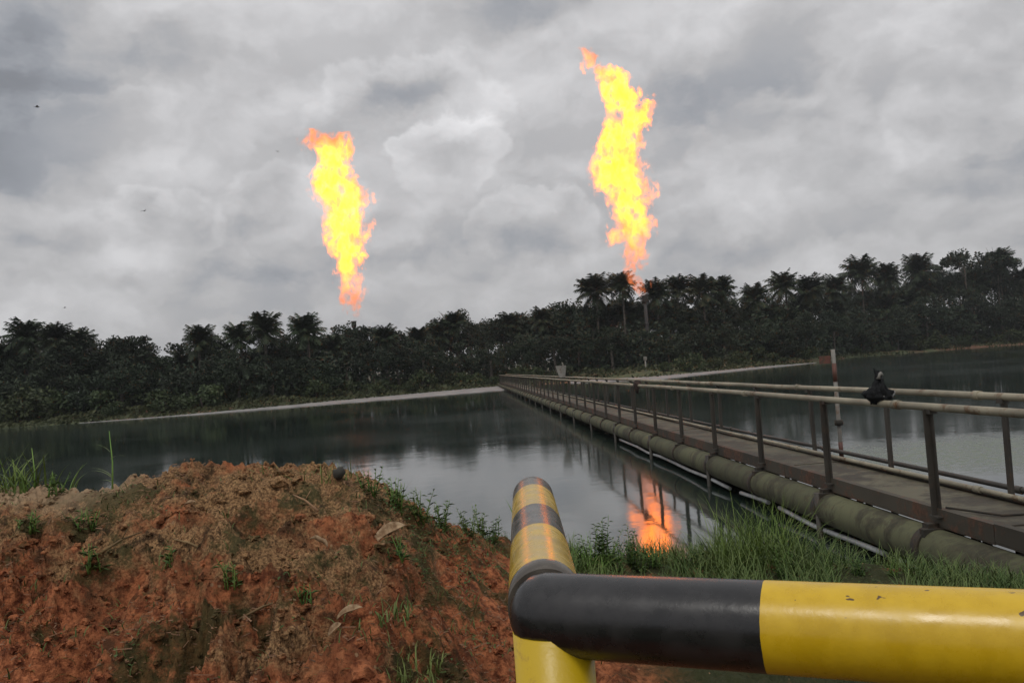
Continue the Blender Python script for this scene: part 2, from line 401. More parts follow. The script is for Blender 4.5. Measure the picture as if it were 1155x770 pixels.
def ground():
    rr = [.5, 3, 6, 9, 12, 16, 22, 30, 40, 50, 60, 70, 80] + [84 + 3.2 * i for i in range(60)] + [280, 300, 330, 370, 420, 500, 650, 900, 1300, 2000, 3200, 5000]
    na = 480; verts = []
    for r in rr:
        for a in range(na):
            th = 2 * math.pi * a / na; x, y = r * math.cos(th), r * math.sin(th)
            verts.append((x, y, land_z(x, y)))
    faces = [(j * na + i, j * na + (i + 1) % na, (j + 1) * na + (i + 1) % na, (j + 1) * na + i) for j in range(len(rr) - 1) for i in range(na)]
    faces.append(tuple(range(na))[::-1])
    me = bpy.data.meshes.new('ground'); me.from_pydata(verts, [], faces); me.materials.append(M['land'])
    me.polygons.foreach_set('use_smooth', [True] * len(faces)); me.update()
    tag(link_mesh('ground', me), 'earth and grass banks round the pond and land under the trees', 'ground', kind='structure')
ground()
w = MB(); w.add([(-420, 4.2, 0), (420, 4.2, 0), (420, 330, 0), (-420, 330, 0)], [(0, 1, 2, 3)])
tag(w.build('water', M['water']), 'dark calm pond water mirroring clouds, trees and flares', 'water', kind='structure')

def mudflat(x0, x1, thick, name, label):
    n = 90; vs = []; rg = random.Random(5)
    for i in range(n + 1):
        px = x0 + (x1 - x0) * i / n; d = far_shore(px)
        t = lerp(thick, px); x = (px - 577.5) / F
        j1 = noise.noise(Vector((px * .03, 0, 1))) * 1.5
        a, b_ = d - t * .75 + j1, d + t * .25
        vs += [(x * a, a, .012), (x * (a + .4), a + .4, .03 + .06 * min(1, t / 6)), (x * b_, b_, .04 + .16 * min(1, t / 6)), (x * (b_ + 1.5), b_ + 1.5, -.3)]
    fs = [(4 * i + k, 4 * i + 4 + k, 4 * i + 5 + k, 4 * i + 1 + k) for i in range(n) for k in range(3)]
    m_ = MB(); m_.add(vs, fs, True); tag(m_.build(name, M['mud']), label, 'mudflat', kind='structure')
mudflat(85, 575, [(85, .3), (170, 1.5), (300, 5), (400, 12), (500, 24), (575, 30)], 'mudflat', 'pale strip of mud along the far left shore of the pond')
mudflat(640, 918, [(640, 10), (735, 16), (820, 11), (918, 1)], 'mudflat', 'pale strip of mud along the far shore right of the flare stack')

# ------------------------------------------------------------------ gas flares
def flame_mat(name, H, cpts, rpts, seed, RS, CS, k_em):
    m = bpy.data.materials.new(name); m.use_nodes = True; g = NT(m.node_tree); g.n.clear()
    out = g.n.new('ShaderNodeOutputMaterial')
    p = coord(g, 'Object')
    up = g.vmath('MULTIPLY', p, (1, 1, .7))
    wnz = g.noise(g.vmath('ADD', up, (0, 0, seed)), .42, 3, .6, out='Color')
    n1 = g.vmath('SUBTRACT', g.noise(g.vmath('ADD', up, (seed, 0, 0)), .17, 3, .55, out='Color'), (.5, .5, .5))
    n2 = g.vmath('SUBTRACT', g.noise(g.vmath('ADD', up, (0, seed, 0)), .62, 4, .6, out='Color'), (.5, .5, .5))
    q = g.vmath('ADD', p, g.vmath('SCALE', n1, scale=11.0)); q = g.vmath('ADD', q, g.vmath('SCALE', n2, scale=6.5))
    s = g.sep(q); z = g.math('DIVIDE', s[2], H)
    def curve(pts, scale, off):
        n = g.n.new('ShaderNodeFloatCurve'); g.l.new(z, n.inputs['Value']); cv = n.mapping.curves[0]
        pts = sorted(pts)
        cv.points[0].location = (0, pts[0][1] / scale + off); cv.points[1].location = (1, pts[-1][1] / scale + off)
        for (a, b_) in pts[1:-1]: cv.points.new(a, b_ / scale + off)
        n.mapping.update()
        return g.math('MULTIPLY', g.math('SUBTRACT', n.outputs[0], off), scale)
    cx = curve(cpts, CS, .5); rad = curve(rpts, RS, 0.0)
    dx = g.math('SUBTRACT', s[0], cx)
    d = g.math('SQRT', g.math('ADD', g.math('MULTIPLY', dx, dx), g.math('MULTIPLY', g.math('MULTIPLY', s[1], 1.2), g.math('MULTIPLY', s[1], 1.2))))
    d = g.math('DIVIDE', d, g.math('MAXIMUM', rad, .15))
    shape = g.ramp(d, 1.0, .72)
    fine = g.noise(g.vmath('ADD', g.vmath('MULTIPLY', p, (1, 1, .7)), (0, 0, seed)), .55, 5, .65, .6)
    dens = g.math('MULTIPLY', shape, g.ramp(fine, .44, .56, .05, 1.0))
    ends = g.math('MULTIPLY', g.ramp(z, -.01, .01), g.ramp(z, 1.0, .965)); dens = g.math('MULTIPLY', dens, ends)
    # the gas burns red-orange and thin just above the tip and at the top, brightest in between
    heat = g.math('MULTIPLY', g.ramp(z, .10, .34), g.ramp(z, 1.0, .84))
    heat = g.math('MULTIPLY', heat, g.ramp(d, 1.0, .45, .25, 1.0)); heat = g.math('MULTIPLY', heat, g.ramp(g.sep(wnz)[0], .36, .56, .25, 1.25))
    colr = g.mix(heat, C4(1.0, .26, .085), C4(1.0, .225, .008))
    stg = g.math('MULTIPLY', dens, g.math('ADD', .16, g.math('MULTIPLY', heat, .84)))
    em = g.n.new('ShaderNodeEmission'); g.l.new(colr, em.inputs['Color']); g.l.new(g.math('MULTIPLY', stg, k_em), em.inputs['Strength'])
    ab = g.n.new('ShaderNodeVolumeAbsorption'); ab.inputs['Color'].default_value = C4(.25, .12, .02)
    g.l.new(g.math('MULTIPLY', dens, .70), ab.inputs['Density'])
    ad = g.n.new('ShaderNodeAddShader'); g.l.new(em.outputs[0], ad.inputs[0]); g.l.new(ab.outputs[0], ad.inputs[1])
    g.l.new(ad.outputs[0], out.inputs['Volume'])
    m.cycles.volume_step_rate = .35
    return m
def flare(rows, D, label, seed, k_em, foot_z):
    """rows: (pixel y, centre x, half width), top first; D: distance of the stack"""
    rows = sorted(rows, key=lambda r_: -r_[0])
    tip = at(rows[0][1], rows[0][0], D)
    root = empty('gas_flare', (tip.x, D, foot_z)); tag(root, label, 'gas flare')
    H0 = tip.z - foot_z
    st = MB(); st.tube([(0, 0, -1.5), (0, 0, H0 - 1.2)], [.34, .30], 14)
    for zz in (3, 8, 13):
        if zz < H0 - 2: st.tube([(0, 0, zz), (0, 0, zz + .18)], .46, 14)
    for a in range(3):
        th = a * 2.094; st.tube([(math.cos(th) * .5, math.sin(th) * .5, 0), (0, 0, 2.2)], .06, 6)
    st.build('stack', M['stack'], root)
    tp = MB(); tp.tube([(0, 0, H0 - 1.2), (0, 0, H0 - .9), (0, 0, H0 - .1), (0, 0, H0 + .15)], [.42, .5, .5, .62], 16); tp.build('burner_tip', M['stack'], root)
    ld = MB()
    for sx in (-.2, .2): ld.tube([(sx, -.5, 0), (sx, -.5, H0 - 2)], .035, 5)
    zz = .3
    while zz < H0 - 2.2: ld.tube([(-.2, -.5, zz), (.2, -.5, zz)], .025, 5); zz += .45
    ld.build('ladder', M['stack'], root)
    c, r_ = [], []
    for (py, pxc, hw) in rows:
        q = at(pxc, py, D); c.append((q.z - tip.z, q.x - tip.x)); r_.append(hw * D / F)
    H = c[-1][0]; RS = max(r_) * 1.2; CS = 2.2 * max(abs(a[1]) for a in c) + 1
    cp = [(z / H, x) for z, x in c]; rp = [(c[i][0] / H, r_[i] * .98) for i in range(len(c))]
    mat = flame_mat('burning gas', H, cp, rp, seed, RS, CS, k_em)
    fm = MB(); pts = []; rad = []
    nseg = 46
    for i in range(nseg + 1):
        t = i / nseg; z = -.1 + (H + .1) * t
        rr = max(.4, lerp(rp, t) * 1.18 + 1.2 * min(1, t * 6)); rr *= 1 + .10 * noise.noise(Vector((t * 14, seed, 0)))
        pts.append((lerp(cp, t), 0, z)); rad.append(rr if i < nseg else rr * .55)
    # lumpy licking outline, horizontal rings
    vs = []; n = 22
    for i, (p, q) in enumerate(zip(pts, rad)):
        for k in range(n):
            th = 2 * math.pi * k / n
            b_ = 1 + .16 * noise.fractal(Vector((math.cos(th) * 1.3 + seed, math.sin(th) * 1.3, p[2] * .22)), .8, 2, 3)
            vs.append((p[0] + math.cos(th) * q * b_, math.sin(th) * q * b_ * .9, p[2]))
    fs = [(i * n + k, i * n + (k + 1) % n, (i + 1) * n + (k + 1) % n, (i + 1) * n + k) for i in range(nseg) for k in range(n)]
    fs += [tuple(range(n))[::-1], tuple(nseg * n + k for k in range(n))]
    fm.add(vs, fs, True); fo = fm.build('flame', mat, root, (0, 0, H0))
    return root
F1 = [(148, 352, 10), (153, 364, 25), (164, 370, 27), (177, 376, 19), (198, 375, 22), (221, 384, 29), (235, 391, 30), (255, 393, 25), (275, 390, 22),
      (296, 391, 18), (316, 395, 15), (336, 396, 12), (353, 398, 8), (363, 399, 5)]
F2 = [(54, 656, 9), (66, 662, 14), (78, 669, 18), (92, 686, 21), (107, 700, 22), (126, 717, 31), (134, 714, 29), (149, 702, 23), (165, 697, 26), (185, 696, 30), (201, 703, 30), (222, 709, 26),
      (243, 706, 25), (258, 708, 26), (279, 714, 19), (300, 719, 14), (315, 722, 10), (334, 727, 5)]
flare(F1, 172, 'tall yellow gas flame rising behind the left trees on a hidden stack', 3.3, 4.6, .9)
flare(F2, 150, 'taller gas flame on a thin dark stack among the palms right of centre', 11.7, 4.6, .9)
mk = MB(); q = at(728, 409, 136); mk.tube([(0, 0, -3), (0, 0, .5)], .12, 8); mk.box((0, 0, .7), .5, .3, .6)
tag(mk.build('marker_post', M['palepaint'], None, q), 'short pale marker post in front of the flare stack', 'post')

# ------------------------------------------------------------------ trees
def palm_crown_mesh(seed, nf=44):
    rg = random.Random(seed); mb = MB()
    for k in range(nf):
        az = k * 2.399 + rg.uniform(-.25, .25); el = R(lerp([(0, 88), (.25, 70), (.55, 42), (.78, 8), (1, -58)], k / nf)) + rg.uniform(-.14, .14)
        L = rg.uniform(3.0, 3.9); n = 12; p = Vector((0, 0, 0)); pts = [p.copy()]; dirs = []
        e = el; ca, sa = math.cos(az), math.sin(az)
        for i in range(n):
            d = Vector((ca * math.cos(e), sa * math.cos(e), math.sin(e))); p = p + d * (L / n); pts.append(p.copy()); dirs.append(d)
            e -= R(rg.uniform(3.0, 6.5)) * (1 if el > -.2 else .5)
        side = Vector((-sa, ca, 0))
        for i in range(n):
            a, b_ = pts[i], pts[i + 1]; wdt = .06
            mb.add([a - side * wdt, a + side * wdt, b_ + side * wdt * .8, b_ - side * wdt * .8], [(0, 1, 2, 3)])
            if i < 1: continue
            ll = 1.15 * math.sin(math.pi * min(1, (i + 1.2) / (n + 1.2)) ** .8) + .25
            for sg in (-1, 1):
                for h_ in (0.0, .5):
                    if rg.random() < .08: continue
                    o = a.lerp(b_, h_); dd = (side * sg * .9 + dirs[i] * .55 + Vector((0, 0, rg.uniform(-.55, .0)))).normalized()
                    tip = o + dd * ll * rg.uniform(.8, 1.1) + Vector((0, 0, -.22 * ll)); ww = dirs[i] * .085
                    mb.add([o - ww, o + ww, tip + ww * .3, tip - ww * .3], [(0, 1, 2, 3)])
    return mb.mesh('crown', M['leaf_palm'])
def broad_crown_mesh(seed, rx=3.6, rz=3.2, clumps=26, leaves=140, ls=.22, mat='leaf_broad', squash=1.0):
    rg = random.Random(seed); mb = MB(); cs = []
    while len(cs) < clumps:
        d = rnd_unit(rg); q = rg.uniform(.35, 1.0) ** .6
        if d.z < -.55: continue
        bulge = 1 + .25 * noise.noise(d * 1.7 + Vector((seed, 0, 0)))
        cs.append((Vector((d.x * rx, d.y * rx, d.z * rz * squash)) * q * bulge, rg.uniform(.7, 1.35)))
    for c, cr_ in cs:
        for _ in range(leaves):
            d = rnd_unit(rg) * (rg.random() ** .4) * cr_; p = c + Vector((d.x * 1.15, d.y * 1.15, d.z * .8))
            nrm = (rnd_unit(rg) + Vector((0, 0, .5))).normalized(); t = nrm.orthogonal().normalized(); t.rotate(Matrix.Rotation(rg.uniform(0, 6.28), 3, nrm))
            s_ = ls * rg.uniform(.55, 1.25); bb = nrm.cross(t)
            mb.add([p - t * s_, p + bb * s_ * .55, p + t * s_, p - bb * s_ * .55], [(0, 1, 2, 3)])
    return mb.mesh('crown', M[mat])
def trunk_mesh(seed, h=1.0, r=.2, limbs=True):
    rg = random.Random(seed); mb = MB(); bend = Vector((rg.uniform(-.4, .4), rg.uniform(-.4, .4), 0))
    pts = [Vector((0, 0, -.8))] + [Vector((bend.x * math.sin(t * 2), bend.y * t, h * t)) for t in (0.02, .25, .5, .75, 1)]
    mb.tube(pts, [r * 1.5, r * 1.3, r, r * .85, r * .75, r * .6], 8)
    if limbs:
        for k in range(6):
            az = rg.uniform(0, 6.28); z0 = h * rg.uniform(.62, .98); d = Vector((math.cos(az), math.sin(az), rg.uniform(.5, 1.2)))
            s = Vector((bend.x * .8, bend.y * .9, z0)); mb.tube([s, s + d * 1.0, s + d * 2.2 + Vector((0, 0, .4))], [r * .45, r * .3, r * .1], 5)
    return mb.mesh('trunk', M['bark'])
PALMS = [palm_crown_mesh(s) for s in (1, 2, 3, 4, 5)]
BROAD = [broad_crown_mesh(20 + s) for s in range(6)]
SPREAD = [broad_crown_mesh(40, 5.2, 1.7, 26, 70, .3), broad_crown_mesh(41, 4.6, 2.2, 24, 80, .3)]
SHRUB = [broad_crown_mesh(60 + s, 2.3, 1.5, 14, 80, .26, 'leaf_shrub') for s in range(4)]
PT = [trunk_mesh(s, 10, .26, False) for s in (1, 2, 3)]
BT = [trunk_mesh(s, 10, .24, True) for s in (4, 5, 6)]
def tree(kind, px, topy, D, label, group, crown=None, sc=None, trunk_extra=0):
    rg = random.Random(int(px * 13 + topy * 7 + D))
    x = (px - 577.5) / F * D; top = at(px, topy, D)
    gz = land_z(top.x, D); h = max(2.5, top.z - gz)
    root = empty('palm_tree' if kind == 'palm' else 'broadleaf_tree', (top.x, D, gz), rg.uniform(0, 6.28))
    tag(root, label, 'palm tree' if kind == 'palm' else 'tree', group)
    if kind == 'palm':
        s = sc or rg.uniform(.78, 1.0); me = rg.choice(PALMS); ch = h - 3.0 * s; tm = rg.choice(PT)
    else:
        lst = crown or BROAD; me = rg.choice(lst); s = sc or min(rg.uniform(.95, 1.35), h / 6.0); ch = h - 3.3 * s; tm = rg.choice(BT)
        if lst is SPREAD: ch = h - 1.9 * s
    t = link_mesh('trunk', tm, root); t.scale = (1, 1, max(.12, ch / 10))
    c = link_mesh('crown', me, root, (0, 0, ch)); c.scale = (s, s, s * rg.uniform(.92, 1.08))
    return root
ZONES = [(150, 'left edge of the treeline', 'far left'), (330, 'treeline left of left flame', 'left'), (470, 'treeline under the left flame', 'left flame'),
         (650, 'treeline between the flames', 'middle'), (800, 'treeline around the flare stack', 'stack'), (960, 'treeline right of flare stack', 'right'), (9999, 'right end of the treeline', 'far right')]
def zone(px):
    for z in ZONES:
        if px < z[0]: return z
def tree_d(px): return lerp([(-100, 113), (0, 115), (280, 119), (400, 132), (560, 155), (735, 155), (915, 172), (960, 208), (1100, 228), (1300, 234)], px)
TOPY = [(-80, 392), (0, 385), (50, 382), (110, 386), (145, 386), (178, 402), (215, 390), (260, 386), (300, 384), (350, 382), (400, 366), (450, 369), (500, 360),
        (550, 360), (600, 356), (640, 349), (670, 338), (700, 338), (750, 341), (800, 338), (850, 343), (870, 346), (900, 336), (950, 330), (1000, 322), (1060, 309), (1100, 302), (1155, 310), (1260, 316)]
PALM_SPOTS = [  # pixel x, pixel y of the top, size, label
    (28, 357, .95, 'tall ragged palm at the far left of the treeline'), (62, 361, .85, 'second palm from the left, close behind the first'), (88, 368, .85, 'palm with thin upright fronds left of the gap in the trees'),
    (225, 364, .85, 'palm right of the sky gap in the left trees'), (268, 364, .8, 'low palm just left of the tallest left hand palm'), (297, 351, .95, 'tallest palm of the left treeline with a full round head'),
    (343, 352, .95, 'round headed palm nearest to the left of the left flame'), (512, 350, .8, 'palm rising beside the bare tree between the flames'), (574, 350, .85, 'palm crown midway between the two flames'),
    (610, 346, .8, 'small palm left of the tall palms near the stack'),
    (668, 307, 1.2, 'tall full headed palm left of the flare stack'), (699, 304, 1.0, 'slender palm with a small head right beside the flame base'), (738, 313, 1.1, 'palm standing just right of the flame base'),
    (763, 308, 1.1, 'second palm right of the flame base'), (790, 309, 1.1, 'third palm right of the flame base'), (812, 311, 1.0, 'fourth palm right of the flame base'), (850, 318, 1.1, 'low palm beside the dip in the right treeline'),
    (882, 304, 1.2, 'palm just right of the dip in the right treeline'), (912, 308, 1.2, 'full palm second right of the dip'), (940, 308, 1.2, 'palm in the row below the highest right palms'),
    (968, 288, 1.6, 'broad headed palm, first of the two high ones right of centre'), (998, 296, 1.35, 'palm with drooping yellowish fronds beside the broad headed one'), (1034, 286, 1.6, 'tall palm standing alone against the sky at right'),
    (1126, 279, 1.4, 'highest palm above the spreading tree at far right'), (1150, 300, 1.3, 'palm cut by the right edge of the picture')]
for (px, ty, s, lab) in PALM_SPOTS:
    tree('palm', px, ty, tree_d(px) + random.uniform(-4, 2), lab, 'palms of the far treeline', sc=s)
rg = random.Random(99)
px = -70
while px < 1240:
    z = zone(px); D = tree_d(px)
    for row in range(3 if px > 640 else 2):
        p2 = px + rg.uniform(-9, 9); ty = lerp(TOPY, p2) + rg.uniform(-5, 9) + row * -2
        if rg.random() < .30:
            tree('palm', p2, ty, D + row * 12 + rg.uniform(-3, 4), 'palm half hidden in the ' + z[1], 'half hidden palms, ' + z[2], sc=rg.uniform(.8, 1.0) * D / 150)
        else:
            tree('broad', p2, ty, D + row * 12 + rg.uniform(-3, 4), 'dark leafy tree in the ' + z[1], 'leafy trees, ' + z[2])
    px += 24 * (135 / D) ** .3
# lower trees in front of the wood
px = -60
while px < 1230:
    z = zone(px); D = tree_d(px) - 9
    hy = hor(px); ty = hy - (hy - lerp(TOPY, px)) * rg.uniform(.45, .70)
    tree('broad', px, ty, D + rg.uniform(-3, 2), 'low bushy tree in front of the ' + z[1], 'low bushy trees, ' + z[2], sc=rg.uniform(.75, 1.0) * max(1, D / 150))
    px += rg.uniform(24, 38)
tree('broad', 1085, 284, 222, 'tree with wide flat layered crown near the right edge', 'spreading trees', SPREAD, 1.3)
tree('broad', 1122, 288, 226, 'tree with wide flat crown under the highest palm', 'spreading trees', SPREAD, 1.3)
tree('broad', 640, 345, 158, 'round headed leafy tree left of the tall palms by the stack', 'round headed trees', BROAD, 1.6)
tree('broad', 145, 374, 116, 'round headed leafy tree alone left of the sky gap', 'round headed trees', BROAD, 1.15)
def bare_tree(px, ty, D):
    top = at(px, ty, D); gz = land_z(top.x, D); root = empty('bare_tree', (top.x, D, gz)); tag(root, 'leafless tree with thin twigs above the canopy between the flames', 'tree')
    h = top.z - gz; mb = MB(); rg_ = random.Random(4); mb.tube([(0, 0, -.5), (.2, 0, h * .4), (0, 0, h * .8)], [.25, .2, .09], 7); mb.build('trunk', M['bark'], root)
    cr_ = MB()
    for k in range(12):
        a = rg_.uniform(0, 6.28); s = Vector((.05, 0, h * rg_.uniform(.62, .8))); d = Vector((math.cos(a), math.sin(a) * .8, rg_.uniform(.5, 1.1))) * rg_.uniform(1.2, 2.4)
        m_ = s + d * .6; cr_.tube([s, m_, s + d * 1.2 + Vector((0, 0, .3))], [.07, .05, .02], 4)
        for j in range(3):
            e = m_ + Vector((rg_.uniform(-1, 1), rg_.uniform(-1, 1), rg_.uniform(.2, 1.1))); cr_.tube([m_, e], [.035, .012], 4)
    cr_.build('branches', M['bark'], root)
bare_tree(503, 343, 150)

def undergrowth():
    rg = random.Random(3); mb = MB()
    for i_ in range(120000):
        side = i_ >= 90000       # the wood goes on past both edges of the picture
        px = (rg.uniform(-500, -60) if rg.random() < .45 else rg.uniform(1235, 1800)) if side else rg.uniform(-100, 1260) if rg.random() < .6 else rg.uniform(640, 1260); D = tree_d(px) + rg.uniform(-12, 30); x = (px - 577.5) / F * D
        hmax = (hor(px) - lerp(TOPY, px)) * D / F + 2
        k = rg.random() ** 1.1
        z = land_z(x, D) + k * hmax * (1.1 if side else .72 if px < 850 else .9) * (.7 + .5 * noise.noise(Vector((x * .12, D * .12, 0))))
        n = (rnd_unit(rg) + Vector((0, -.3, .4))).normalized(); t = n.orthogonal().normalized(); t.rotate(Matrix.Rotation(rg.uniform(0, 6.28), 3, n)); s = rg.uniform(.18, .45) * (1.9 if px > 800 and k < .7 else 1.15); b_ = n.cross(t)
        p = Vector((x, D, z)); mb.add([p - t * s, p + b_ * s * .5, p + t * s, p - b_ * s * .5], [(0, 1, 2, 3)])
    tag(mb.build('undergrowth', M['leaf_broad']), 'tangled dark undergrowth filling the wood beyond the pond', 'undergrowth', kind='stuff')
    mb = MB()      # bank herbage between the shore and the wood
    for _ in range(30000):
        px = rg.uniform(-100, 1260); fs = far_shore(px); td = tree_d(px); D = fs + (td - fs) * rg.random() ** .9; x = (px - 577.5) / F * D
        if noise.noise(Vector((x * .06, D * .09, 7))) < -.12: continue
        z = land_z(x, D) + rg.uniform(0, 1.3) * (.3 + .9 * (D - fs) / max(1, td - fs)) * (.6 + noise.noise(Vector((x * .15, D * .2, 3))))
        n = (rnd_unit(rg) + Vector((0, -.3, .3))).normalized(); t = n.orthogonal().normalized(); s = rg.uniform(.15, .42); b_ = n.cross(t)
        p = Vector((x, D, z)); mb.add([p - t * s, p + b_ * s * .5, p + t * s, p - b_ * s * .5], [(0, 1, 2, 3)])
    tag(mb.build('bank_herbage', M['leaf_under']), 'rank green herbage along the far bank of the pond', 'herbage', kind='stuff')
undergrowth()
px = -70; rg = random.Random(17)
while px < 1200:
    z = zone(px); fs = far_shore(px); D = fs + rg.uniform(4, 12); x = (px - 577.5) / F * D; s = rg.uniform(.5, 1.15) * (1.25 if px < 120 or px > 1000 else .9)
    if not (655 < px < 740):
        root = empty('shrub', (x, D, land_z(x, D)), rg.uniform(0, 6.28)); tag(root, 'rounded dark shrub on the bank before the ' + z[1], 'shrub', 'shrubs, ' + z[2])
        link_mesh('foliage', rg.choice(SHRUB), root, (0, 0, 1.1 * s)).scale = (s, s, s)
        st = MB()
        for k in range(3): st.tube([(0, 0, -.2), (rg.uniform(-.5, .5) * s, rg.uniform(-.5, .5) * s, 1.3 * s)], [.06, .03], 5)
        st.build('stem', M['bark'], root)
    px += rg.uniform(14, 34)

# ------------------------------------------------------------------ footbridge
dW = ray(526, 420); dW = Vector((dW.x, dW.y, 0)).normalized(); lW = Vector((dW.y, -dW.x, 0)); UZ = Vector((0, 0, 1))
AX = (dW, lW, UZ)
def W(s, a, drop): return dW * s + lW * a + Vector((0, 0, CAMZ - drop))
S0, S1 = 2.6, 131.0
NA, FA = 4.95, 5.92
br = empty('footbridge', (0, 0, 0)); tag(br, 'long rusty pipe rail footbridge running across the pond to the far bank', 'footbridge')
rb = random.Random(8)
dk = MB(); s = S0
while s < S1:
    e = min(s + 2.69, S1); c = W((s + e) / 2, (NA + FA) / 2, 1.87 + rb.uniform(-.006, .006)); dk.box(c, e - s - .012, FA - NA - .16, .07, AX); s += 2.7
dk.build('deck', M['deck'], br)
for a, nm in ((NA, -1), (FA, 1)):
    gd = MB(); s = S0
    while s < S1:
        e = min(s + 5.38, S1); sm = (s + e) / 2; dz = rb.uniform(-.008, .008)
        gd.box(W(sm, a, 1.90 + dz), e - s, .012, .17, AX); gd.box(W(sm, a - nm * .038, 1.81 + dz), e - s, .088, .012, AX); gd.box(W(sm, a - nm * .034, 1.995 + dz), e - s, .08, .012, AX); s += 5.4
    gd.build('edge_girder', M['girder'], br)
def rail(a, drop, r, mat, nm, s0=S0, s1=S1, wob=.008, seg=2.7, n=12):
    mb = MB(); pts = []; s = s0
    while s <= s1: pts.append(W(s, a + rb.uniform(-wob, wob), drop + rb.uniform(-wob, wob))); s += seg
    mb.tube(pts, r, n)
    s = s0 + 1.6
    while s < min(s1, 60): mb.tube([W(s, a, drop), W(s + .12, a, drop)], r + .012, n); s += 5.4
    return mb.build(nm, mat, br)
rail(NA, .72, .043, M['rail'], 'handrail'); rail(FA, .68, .043, M['rail'], 'handrail')
rail(FA - .09, 1.765, .030, M['rail'], 'kerb_pipe', n=8); rail(FA + .40, 1.81, .035, M['post'], 'kerb_pipe', n=8)
# one post of each side, then copies
def post_mesh(side):
    mb = MB(); h = 1.18
    mb.box((0, 0, -h / 2), .075, .010, h - .04); mb.box((.032, .038 * side, -h / 2), .010, .066, h - .04)       # angle iron
    mb.box((0, 0, -.045), .11, .085, .05)
    mb.box((0, 0, -1.165), .17, .15, .014)
    return mb.mesh('rail_post', M['post'])
pm = {1: post_mesh(1), -1: post_mesh(-1)}
rz = math.atan2(dW.y, dW.x)
def bridge_post(s, a, side):
    o = link_mesh('rail_post', pm[side], br, W(s, a, .72 if side > 0 else .685)); o.rotation_euler = (rb.uniform(-.012, .012), rb.uniform(-.015, .015), rz); return o
k = -1
while 8.95 + 2.7 * k < S1 - 1:
    bridge_post(8.95 + 2.7 * k, NA, 1); bridge_post(9.20 + 2.7 * k, FA, -1); k += 1
def frame_mesh():
    mb = MB(); wd = FA - NA + .3
    mb.box((0, wd / 2 - .15, 0), .09, wd, .10)                               # cross beam under the deck
    mb.box((0, -.02, -.22), .10, .05, .36)                                    # hanger beside the pipe
    mb.box((0, .44, -.22), .10, .05, .36)
    mb.tube([(0, .56, 0), (0, .62, -2.6)], .05, 8); mb.tube([(0, .92, 0), (0, .92, -2.6)], .05, 8)
    mb.box((0, .36, -.46), .09, .85, .06)
    return mb.mesh('support_frame', M['collar'])
fm_ = frame_mesh(); k = -1
while 8.95 + 2.7 * k < S1 - 1:
    o = link_mesh('support_frame', fm_, br, W(8.95 + 2.7 * k, NA - .06, 2.06)); o.rotation_euler = (0, 0, rz - math.pi if False else rz)
    o.scale = (1, -1, 1); k += 1
# far thin legs stand in the water under the near rail too
k = -1; lg = None
while 8.95 + 5.4 * k < S1 - 1:
    if lg is None:
        m_ = MB(); m_.tube([(0, 0, 0), (0, 0, -1.7)], .045, 8); lg = m_.mesh('support_leg', M['post'])
    link_mesh('support_leg', lg, br, W(11.65 + 5.4 * k, NA - .22, 2.0)); k += 1

pl = empty('pipeline', (0, 0, 0)); tag(pl, 'thick moss grown pipeline slung under the edge of the footbridge', 'pipeline')
mb = MB(); pts = []; s = S0
PA, PD, PR = 4.90, 2.235, .215
while s <= S1: pts.append(W(s, PA + rb.uniform(-.006, .006), PD + rb.uniform(-.006, .006))); s += 2.7
mb.tube(pts, PR, 28); mb.build('pipe', M['mosspipe'], pl)
cm = MB(); cm.tube([(-.07, 0, 0), (.07, 0, 0)], PR + .018, 28); cm.box((0, 0, PR + .03), .12, .16, .05); cm.box((0, -PR - .04, 0), .13, .07, .10); cm = cm.mesh('clamp', M['collar'])
k = -1
while 8.95 + 2.7 * k < S1 - 1:
    o = link_mesh('clamp', cm, pl, W(9.02 + 2.7 * k, PA, PD)); o.rotation_euler = (0, 0, rz); k += 1
p2 = empty('pipeline', (0, 0, 0)); tag(p2, 'added dark pipe under the deck, blocking bright water behind the mossy pipeline', 'pipeline')
mb = MB(); s = S0; pts = []  # dark pipe added to block the bright water seen under the deck
while s <= S1: pts.append(W(s, PA + .52, PD + .19)); s += 2.7
mb.tube(pts, .20, 20); mb.build('pipe', M['collar'], p2)
wp = MB(); s = 5.0; pts = []
for (a0, a1) in ((5.0, 9.6), (9.9, 13.4), (13.9, 15.3), (15.9, 27.5)):
    pts = []; s = a0
    while s <= a1 + .01: pts.append(W(s, 4.80 + .02 * math.sin(s), 2.50 + .02 * math.sin(s * 1.7))); s += (a1 - a0) / 8
    wp.tube(pts, .034, 10)
wo = wp.build('water_line', M['whitepipe']); tag(wo, 'thin white pipe running just under the mossy pipeline', 'pipe')
cb = MB(); cb.tube([W(8.9, 5.0, 1.79), W(8.4, 5.3, 1.815), W(8.4, 5.55, 1.82), W(8.75, 5.8, 1.81)], .012, 6)
tag(cb.build('cable', M['collar']), 'thin dark cable lying across the footbridge deck', 'cable')

